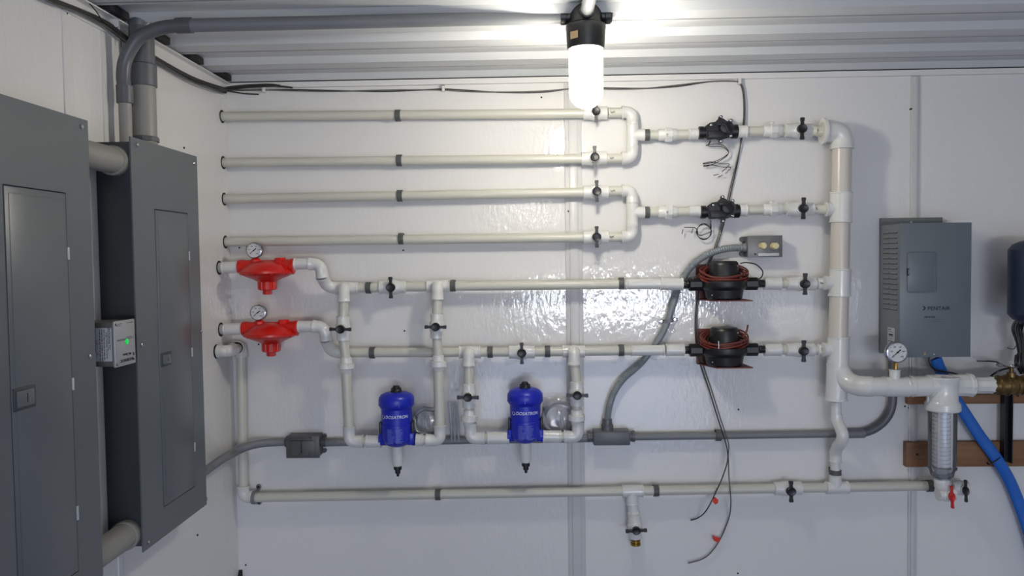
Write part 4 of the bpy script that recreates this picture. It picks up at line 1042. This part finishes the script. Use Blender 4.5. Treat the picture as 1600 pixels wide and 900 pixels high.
for (x, y), lab, sh in (((1117, 781.5), 'small red tape flag higher on the hanging cables', 0), ((1120, 841), 'small red tape flag lower on the hanging cables', 1)):
    d = .058 if y < 800 else .014
    poly = [(-5, -1), (0, -5), (5, -1), (4, 4), (0, 6), (-3, 3)] if not sh else [(-7, -5), (-2, -2), (5, -1), (4, 3), (1, 6), (-5, 3), (-6, 1)]
    tag(MB().prism([at(x + a, y + b, d + .0005) for a, b in poly], (0, -.0016 - .004, 0)).build('tape_flag', M_redtape), lab, 'tape flag', 'red tape flags')
for (x, y), lab in (((351, 136), 'white cable clip in the top left corner'), ((413, 140.5), 'white cable clip just right of the corner cable ends'), ((693, 139), 'white cable clip above the long pipes, left of lamp'), ((1155, 128), 'white cable clip where the cables turn down')):
    t = thing('cable_clip', lab, 'cable clip', at(x, y, 0), 'white cable clips')
    c = at(x, y, .008); hs = .013 if x == 351 else .0085
    MB().rbox((c.x - .0045, -.0, c.z - hs), (c.x + .0045, -.020 if x != 351 else -.044, c.z + hs), .002).build('saddle', M_fit, t)
    MB().lathe((c.x, -.001, c.z + hs + .003), (0, -1, 0), [(0, .004), (.008, .004), (.009, .0025)], 10).build('nail', M_steel, t)
c = atX(170, 35, XL); t = thing('cable_clip', 'white cable clip on left wall left of the thick riser', 'cable clip', c, 'white cable clips')
MB().rbox((XL, c.y - .004, c.z - .012), (XL + .024, c.y + .004, c.z + .008), .002).build('saddle', M_fit, t)
# thin stray wire looping up to the rail
pts = [atX(x, y, XL + .02) for x, y in ((131, -4), (142, 8), (152, 20), (160, 32), (168, 38))]
tag(MB().tube(spline(pts, 5), .0013, 6).build('cable', M_wire), 'thin black wire looping above the left wall cables', 'cable')
pts = [atX(x, y, XL + .014) for x, y in ((176, 40), (184, 52), (189, 62), (189, 74))]
tag(MB().tube(spline(pts, 5), .0016, 6).build('cable', M_cabled), 'thin grey wire dropping behind the thick riser', 'cable')

# ================================================================== RIGHT SIDE
# timber boards
def plank(name, px0, pya, pyb, label):
    a = at(px0, pya, .022); b = at(px0, pyb, .022)
    t = thing(name, label, 'board', Vector((a.x + .5, 0, b.z)), 'timber boards')
    MB().rbox((a.x, -.0008, b.z), (XR - .002, -.022, a.z), .0015).build('board', M_wood, t)
    return t
t1 = plank('timber_board', 1419, 618, 632, 'brown timber board behind the wide pipe and brass valve')
t2 = plank('timber_board', 1416, 691, 730, 'brown timber board low on the wall behind the blue hose')
for tt, lst in ((t2, [(1433, 710), (1548, 703), (1562, 711), (1543, 724), (1555, 726)]), (t1, [(1566, 624), (1590, 618)])):
    for px, py in lst: MB().lathe(at(px, py, .0215), (0, -1, 0), [(0, .0040), (.0022, .0036)], 10).build('screw', M_ink, tt)
# black strut
a, b = at(1571.5, 600, .05), at(1583.5, 725, .05)
t = thing('metal_strut', 'black upright metal strut across both timber boards', 'strut', Vector(((a.x + b.x) / 2, -.03, b.z)))
mb = MB().box((a.x, -.0222, b.z), (b.x, -.026, a.z + .02)); mb.box((a.x, -.026, b.z), (a.x + .003, -.046, a.z + .02)); mb.box((b.x - .003, -.026, b.z), (b.x, -.046, a.z + .02))
mb.build('channel', M_black, t)
for px, py in ((1578, 622), (1578, 719)): MB().lathe(at(px, py, .026), (0, -1, 0), [(0, .0045), (.003, .0045), (.0045, .003)], 6).build('bolt', M_bronze, t)

# controller box
DB = .14
a, b = at(1407, 349.5, DB), at(1515.5, 557, DB)
t = thing('uv_controller', 'grey sheet metal controller box with louvres on the right', 'controller box', Vector(((a.x + b.x) / 2, -.01, b.z)))
XA, XB, ZT, ZB = a.x, b.x, a.z, b.z
mb = MB().box((XA, -.010, ZB), (XB, -DB + .001, ZT)); mb.build('case', M_sheet_s, t)
mb = MB().rbox((XA - .001, -DB + .002, ZB - .001), (XB + .001, -DB - .001, ZT + .001), .0008); mb.build('front_cover', M_sheet, t)
pa = at(1375, 341, .006); pb = at(1472, 341, .006)
mb = MB().rbox((pa.x, -.0008, ZB - .004), (pb.x, -.010, pa.z), .001); mb.build('back_plate', M_sheet_s, t)
MB().lathe(at(1423, 347.5, .010), (0, -1, 0), [(0, .005), (.003, .004)], 12).build('mounting_screw', M_steel, t)
# louvres on the left side, facing -x
mb = MB(); 
for col in range(2):
    y0_, y1_ = (-.030, -.070) if col == 0 else (-.078, -.122)
    for j in range(16):
        z = ZT - .026 - j * .0158
        mb.prism([(XA - .0002, y0_, z), (XA - .0022, y0_, z - .0002), (XA - .0002, y0_, z + .006)], (0, y1_ - y0_, 0))
mb.build('louvre', M_sheet_s, t)
mb = MB()
for col in range(2):
    y0_, y1_ = (-.030, -.070) if col == 0 else (-.078, -.122)
    for j in range(16):
        z = ZT - .026 - j * .0158; mb.box((XA - .0019, y0_, z - .0020), (XA - .0001, y1_, z - .0001))
mb.build('louvre_opening', M_dark, t)
a, b = at(1417, 394, DB), at(1463, 456, DB)
dr = MB().rbox((a.x, -DB, a.z), (b.x - .008, -DB - .006, b.z), .003).build('door', M_sheet, t)
MB().rbox((b.x - .009, -DB, a.z), (b.x, -DB - .002, b.z), .0015).build('hinge_edge', M_sheet, dr)
c = at(1419.5, 425, DB + .006); MB().rbox((c.x - .004, -DB - .004, c.z - .011), (c.x + .003, -DB - .0068, c.z + .011), .001).build('latch', M_ink, dr)
MB().rbox((c.x - .0015, -DB - .0066, c.z - .008), (c.x + .0025, -DB - .0078, c.z + .008), .0008).build('latch_tab', M_sheet, dr)
text('maker_name', 'PENTAIR', .0160, at(1467, 482, DB + .0013), M_ink, t, sx=1.08)
c = at(1443.5, 481.5, DB + .0013); s_ = .0068
MB().prism([c + Vector((-.004, 0, s_)), c + Vector((.0, 0, s_)), c + Vector((.006, 0, 0)), c + Vector((0, 0, -s_)), c + Vector((-.004, 0, -s_)), c + Vector((.0015, 0, -.0005)), c + Vector((.0, 0, .0022)), c + Vector((-.001, 0, .003))], (0, -.0004, 0)).build('chevron_logo', M_ink, t)
text('model_name', 'PENTEK', .0085, at(1453, 495.5, DB + .0013), M_ink, t, sx=1.1)
mb = MB()
for zz_ in (500, 503): a_, b_ = at(1444, zz_, DB + .0012), at(1478, zz_, DB + .0012); mb.box((a_.x, a_.y, a_.z), (b_.x, a_.y - .0002, a_.z - .0006))
mb.build('fine_print', M_inkf, t)
# rating label on the side
MB().box((XA - .0012, -.062, ZB + .085), (XA - .0002, -.108, ZB + .030)).build('rating_label', M_label, t)
mb = MB()
for j, (u0, u1, h) in enumerate([(.05, .5, .0016), (.05, .9, .001), (.2, .8, .005), (.1, .9, .001), (.1, .7, .001), (.1, .8, .002), (.1, .5, .001)]):
    z = ZB + .080 - j * .0072; mb.box((XA - .0015, -.062 - .046 * u0, z), (XA - .0011, -.062 - .046 * u1, z - h))
mb.build('rating_print', M_ink, t)
MB().lathe(at(1459, 553.5, DB + .002), (0, -1, 0), [(0, .0035), (.002, .0035), (.003, .002)], 12).build('screw', M_steel, t)
c = at(1445, 552, DB + .0012); MB().prism([c + Vector((-.004, 0, -.005)), c + Vector((.004, 0, -.005)), c + Vector((0, 0, .006))], (0, -.0004, 0)).build('earth_label', M_tan, t)

# gauge on the branch tee
gauge(at(1399.5, 550, .162), .0325, 'larger round pressure gauge standing on the wide horizontal pipe', 222, 20, .020)

# filter
DFt = .150
kx = (2.5 - DFt) / F
ca = at(1473, 604, DFt); Zf = lambda py: at(1473, py, DFt).z
t = thing('spin_down_filter', 'white filter head over a clear sleeve with ribbed white screen', 'water filter', Vector((ca.x, ca.y, Zf(748))))
ax_ = lambda py: Vector((ca.x, ca.y, Zf(py)))
zt = ax_(588); up = lambda py: zt.z - Zf(py)
mb = MB().lathe(zt, (0, 0, -1), [(.003, .030), (0, .032), (0, .046), (.003, .0465), (.012, .043), (up(604), .041), (up(625), .043), (up(628), .046), (up(630), .0495), (up(639), .0505), (up(641), .048)], 40)
mb.lathe(at(1449, 603, DFt), (1, 0, 0), [(0, .028), (.002, .034), (.016, .034), (.03, .036)], 32)
mb.prism([Vector((ca.x - .045, ca.y - .004, Zf(610))), Vector((ca.x - .030, ca.y - .004, Zf(610))), Vector((ca.x - .035, ca.y - .004, Zf(629))), Vector((ca.x - .048, ca.y - .004, Zf(629)))], (0, .008, 0))
mb.build('head', M_fit, t)
mb = MB().lathe(at(1490, 602, DFt), (1, 0, 0), [(0, .028), (.003, .0325), (.040, .0335), (.043, .036), (.053, .036), (.056, .030), (.062, .026)], 10)
mb.lathe(at(1516, 602, DFt), (1, 0, 0), [(0, .023), (.006, .0245), (.052, .0245), (.060, .0265), (.066, .0265), (.067, .022)], 10)
mb.build('union', M_fit, t)
MB().lathe(zt, (0, 0, -1), [(up(640), .0405), (up(728), .0385), (up(729), .041), (up(731.5), .041), (up(732), .037), (up(742), .032), (up(748), .022)], 40).build('clear_sleeve', M_sleeve, t)
mb = MB(); pr = [(up(641), .024)]; z = 645
while z < 726: pr += [(up(z), .0225), (up(z + .8), .0265), (up(z + 3.2), .0265), (up(z + 4), .0225)]; z += 6.4
pr += [(up(728), .024)]
mb.lathe(zt, (0, 0, -1), pr, 32)
for a in range(4):
    u = Vector((math.cos(a * PI / 2 + .7), math.sin(a * PI / 2 + .7), 0)) * .0265; mb.cyl(ax_(641) + u, ax_(728) + u, .003, n=8)
mb.build('screen', M_screen, t)
MB().lathe(zt, (0, 0, -1), [(up(731), .026), (up(738), .020), (up(740), .028), (up(744), .018), (up(747), .016)], 24).build('flush_cup', M_tube, t)
# flush elbow and two small valves
t = thing('flush_pipe', 'white elbow under the clear filter joining the bottom pipe', 'pipe', at(1475, 762, .1))
MB().lathe(ax_(746), (0, 0, -1), [(0, .020), (.006, .0215), (.030, .0215), (.034, .019)], 28).build('socket', M_fit, t)
f_elbow(t, at(1474, 752, .15), at(1474, 766, .146), at(1488, 765, .050), RF * 1.05, .020)
f_pipe(t, at(1458, 759.5, DT), at(1507, 758.5, DT), RP, M_fit)
def valve_col(a, b, label, m, tw, s):
    v = valve(a, b, label, 'small valves under the clear filter', twist=tw)
    for ch in v.children:
        if ch.name.startswith('handle') and m: 
            ch.data = ch.data.copy(); ch.data.materials.clear(); ch.data.materials.append(m)
    return v
valve_col(at(1465, 772, .150), at(1491, 770.5, .150), 'small white valve with red handle under the clear filter', M_redp, 0, 1)
valve_col(at(1487, 762.5, .100), at(1512, 761.5, .100), 'small white valve with black handle right of the red-handled one', None, 0, 1)

# brass valve with steel lever
t = thing('brass_valve', 'aged brass ball valve with steel lever right of the filter', 'valve', at(1572, 615, DFt))
c = at(1545, 602, DFt)
MB().lathe(c, (1, 0, 0), [(0, .022), (.004, .025), (.012, .027), (.014, .0255), (.024, .0265), (.027, .031), (.030, .031), (.033, .028), (.048, .030), (.050, .033), (.054, .033), (.056, .028), (.074, .0275), (.076, .031), (.084, .031), (.088, .024), (.13, .024)], 12).build('body', M_bronze, t)
c2 = at(1580, 590, DFt)
MB().lathe(c2, (0, 0, 1), [(0, .013), (.016, .012), (.017, .006), (.034, .006)], 12).build('stem', M_bronze, t)
p0 = at(1582, 573, DFt); 
mb = MB().tube([at(1588, 574, DFt), at(1580, 573.5, DFt), at(1568, 571, DFt), at(1556, 565, DFt), at(1545, 564, DFt), at(1528, 564, DFt)], .01, 12, flat=(.0028, .009)); mb.build('lever', M_steel, t)
MB().lathe(at(1562, 573, DFt), (0, 0, 1), [(0, .004), (.003, .009), (.006, .010), (.011, .006)], 12).build('lever_boss', M_cond, t)
MB().lathe(at(1581, 573.5, DFt), (0, 0, 1), [(0, .007), (.006, .007), (.008, .004)], 6).build('nut', M_steel, t)
t = MB().lathe(at(1592, 602, DFt) + Vector((.004, 0, 0)), (1, 0, 0), [(0, .025), (.004, .031), (.040, .031), (.044, .024), (XR - at(1592, 602, DFt).x - .004, .024)], 8).build('brass_coupling', M_bronze); tag(t, 'aged brass coupling and pipe at the right frame edge', 'pipe fitting')

# blue hose
hp = spline([at(1462, 560, .06), at(1468, 575, .055), at(1476, 592, .050), at(1492, 622, .045), at(1505, 642, .042), at(1530, 680, .040), at(1548, 704, .040), at(1562, 724, .040), at(1578, 752, .030), at(1592, 786, .028), at(1606, 826, .03), at(1622, 880, .03), at(1635, 930, .03)], 6)
t = thing('blue_hose', 'blue flat hose slanting down right behind the clear filter', 'hose', at(1562, 724, .03))
MB().tube(hp, .016, 20, flat=(.0185, .010)).build('hose', M_hose, t)
c = at(1556, 721, .05); dv = (at(1562, 717, .05) - at(1550, 727, .05)).normalized()
tg = (at(1565, 729, .05) - at(1556, 715, .05)).normalized()
t = thing('hose_clip', 'small clip pinning the blue hose to the lower board', 'hose clip', c)
mb = MB().tube([at(1545, 726, .024), at(1549, 724.5, .048), at(1558, 719, .055), at(1563, 714, .048), at(1566, 712, .024)], .0018, 8)
mb.build('band', M_cabled, t)

# black cables
t = MB().tube(spline([at(1451, 556, .10), at(1452, 566, .10), at(1458, 575, .10), at(1466, 579.5, .10), at(1478, 581, .10), at(1496, 585.5, .075), at(1503, 598, .06)], 6), .0028, 8).build('cable', M_wire); tag(t, 'black cable drooping from the grey controller box underside', 'cable')
t = thing('cable_bundle', 'looped bundle of black cable hanging at the right frame edge', 'cable', at(1595, 585, .09))
for j in range(5):
    x0 = 1597 + j * 1.5; w = 15 - j * 2.3
    pts = [at(1594 + j, 566, .09 + .004 * j), at(x0 - w * .55, 535, .095), at(x0 - w, 515, .09), at(x0 - w * .7, 502 + j * 1.5, .09 + .003 * j), at(x0, 499 + j * 2, .10), at(x0 + w * .6, 503 + j, .10), at(x0 + w * .7, 520, .09), at(x0 + w * .2, 545, .08), at(1598 + j, 570, .08)]
    MB().tube(spline(pts, 6), .0034, 8).build('loop', M_wire, t)
for j in range(6):
    MB().tube(spline([at(1588 + j * 2.6, 555 - j * 2, .10 - .01 * (j % 2)), at(1587 + j * 2.8, 567, .105), at(1592 + j * 1.8, 578 + (j % 3) * 3, .10)], 5), .0042, 8).build('bundled_strand', M_wire, t)
MB().tube(spline([at(1590, 567, .10), at(1582, 573.5, .125), at(1568, 577, .150), at(1556, 582, .150), at(1548, 588, .130), at(1543, 592, .10)], 6), .0030, 8).build('tail', M_wire, t)
MB().tube(spline([at(1588, 540, .10), at(1584, 545, .10), at(1578, 545, .10), at(1574, 543, .10)], 4), .0012, 6).build('tie', M_wire, t)

# dark blue vessel at the right frame edge
cc = at(1622, 440, .17); rv = .078
t = thing('blue_tank', 'dark blue tank at the right frame edge', 'tank', Vector((cc.x, cc.y, at(1622, 506, .17).z)))
zt_, zb_ = at(1622, 374, .17).z, at(1622, 506, .17).z
MB().lathe(Vector((cc.x, cc.y, zt_)), (0, 0, -1), [(0, .02), (.004, .045), (.014, .066), (.03, rv), (zt_ - zb_ - .03, rv), (zt_ - zb_ - .012, .064), (zt_ - zb_, .035)], 40).build('shell', M_tank, t)
MB().rbox((cc.x + .04, -.001, cc.z - .05), (cc.x + .09, -.13, cc.z + .05), .004).build('wall_bracket', M_cond_d, t)

# dark wedge in the bottom corner
a = at(373, 905, .006); 
t = MB().prism([Vector((XL + .001, -.001, at(374, 890, 0).z)), Vector((XL + .001, -.001, at(374, 960, 0).z)), Vector((XL + .001, -.10, at(374, 960, 0).z))], (.012, 0, 0)).build('corner_wedge', M_dark); tag(t, 'small dark wedge in the wall corner at the bottom', 'wedge')
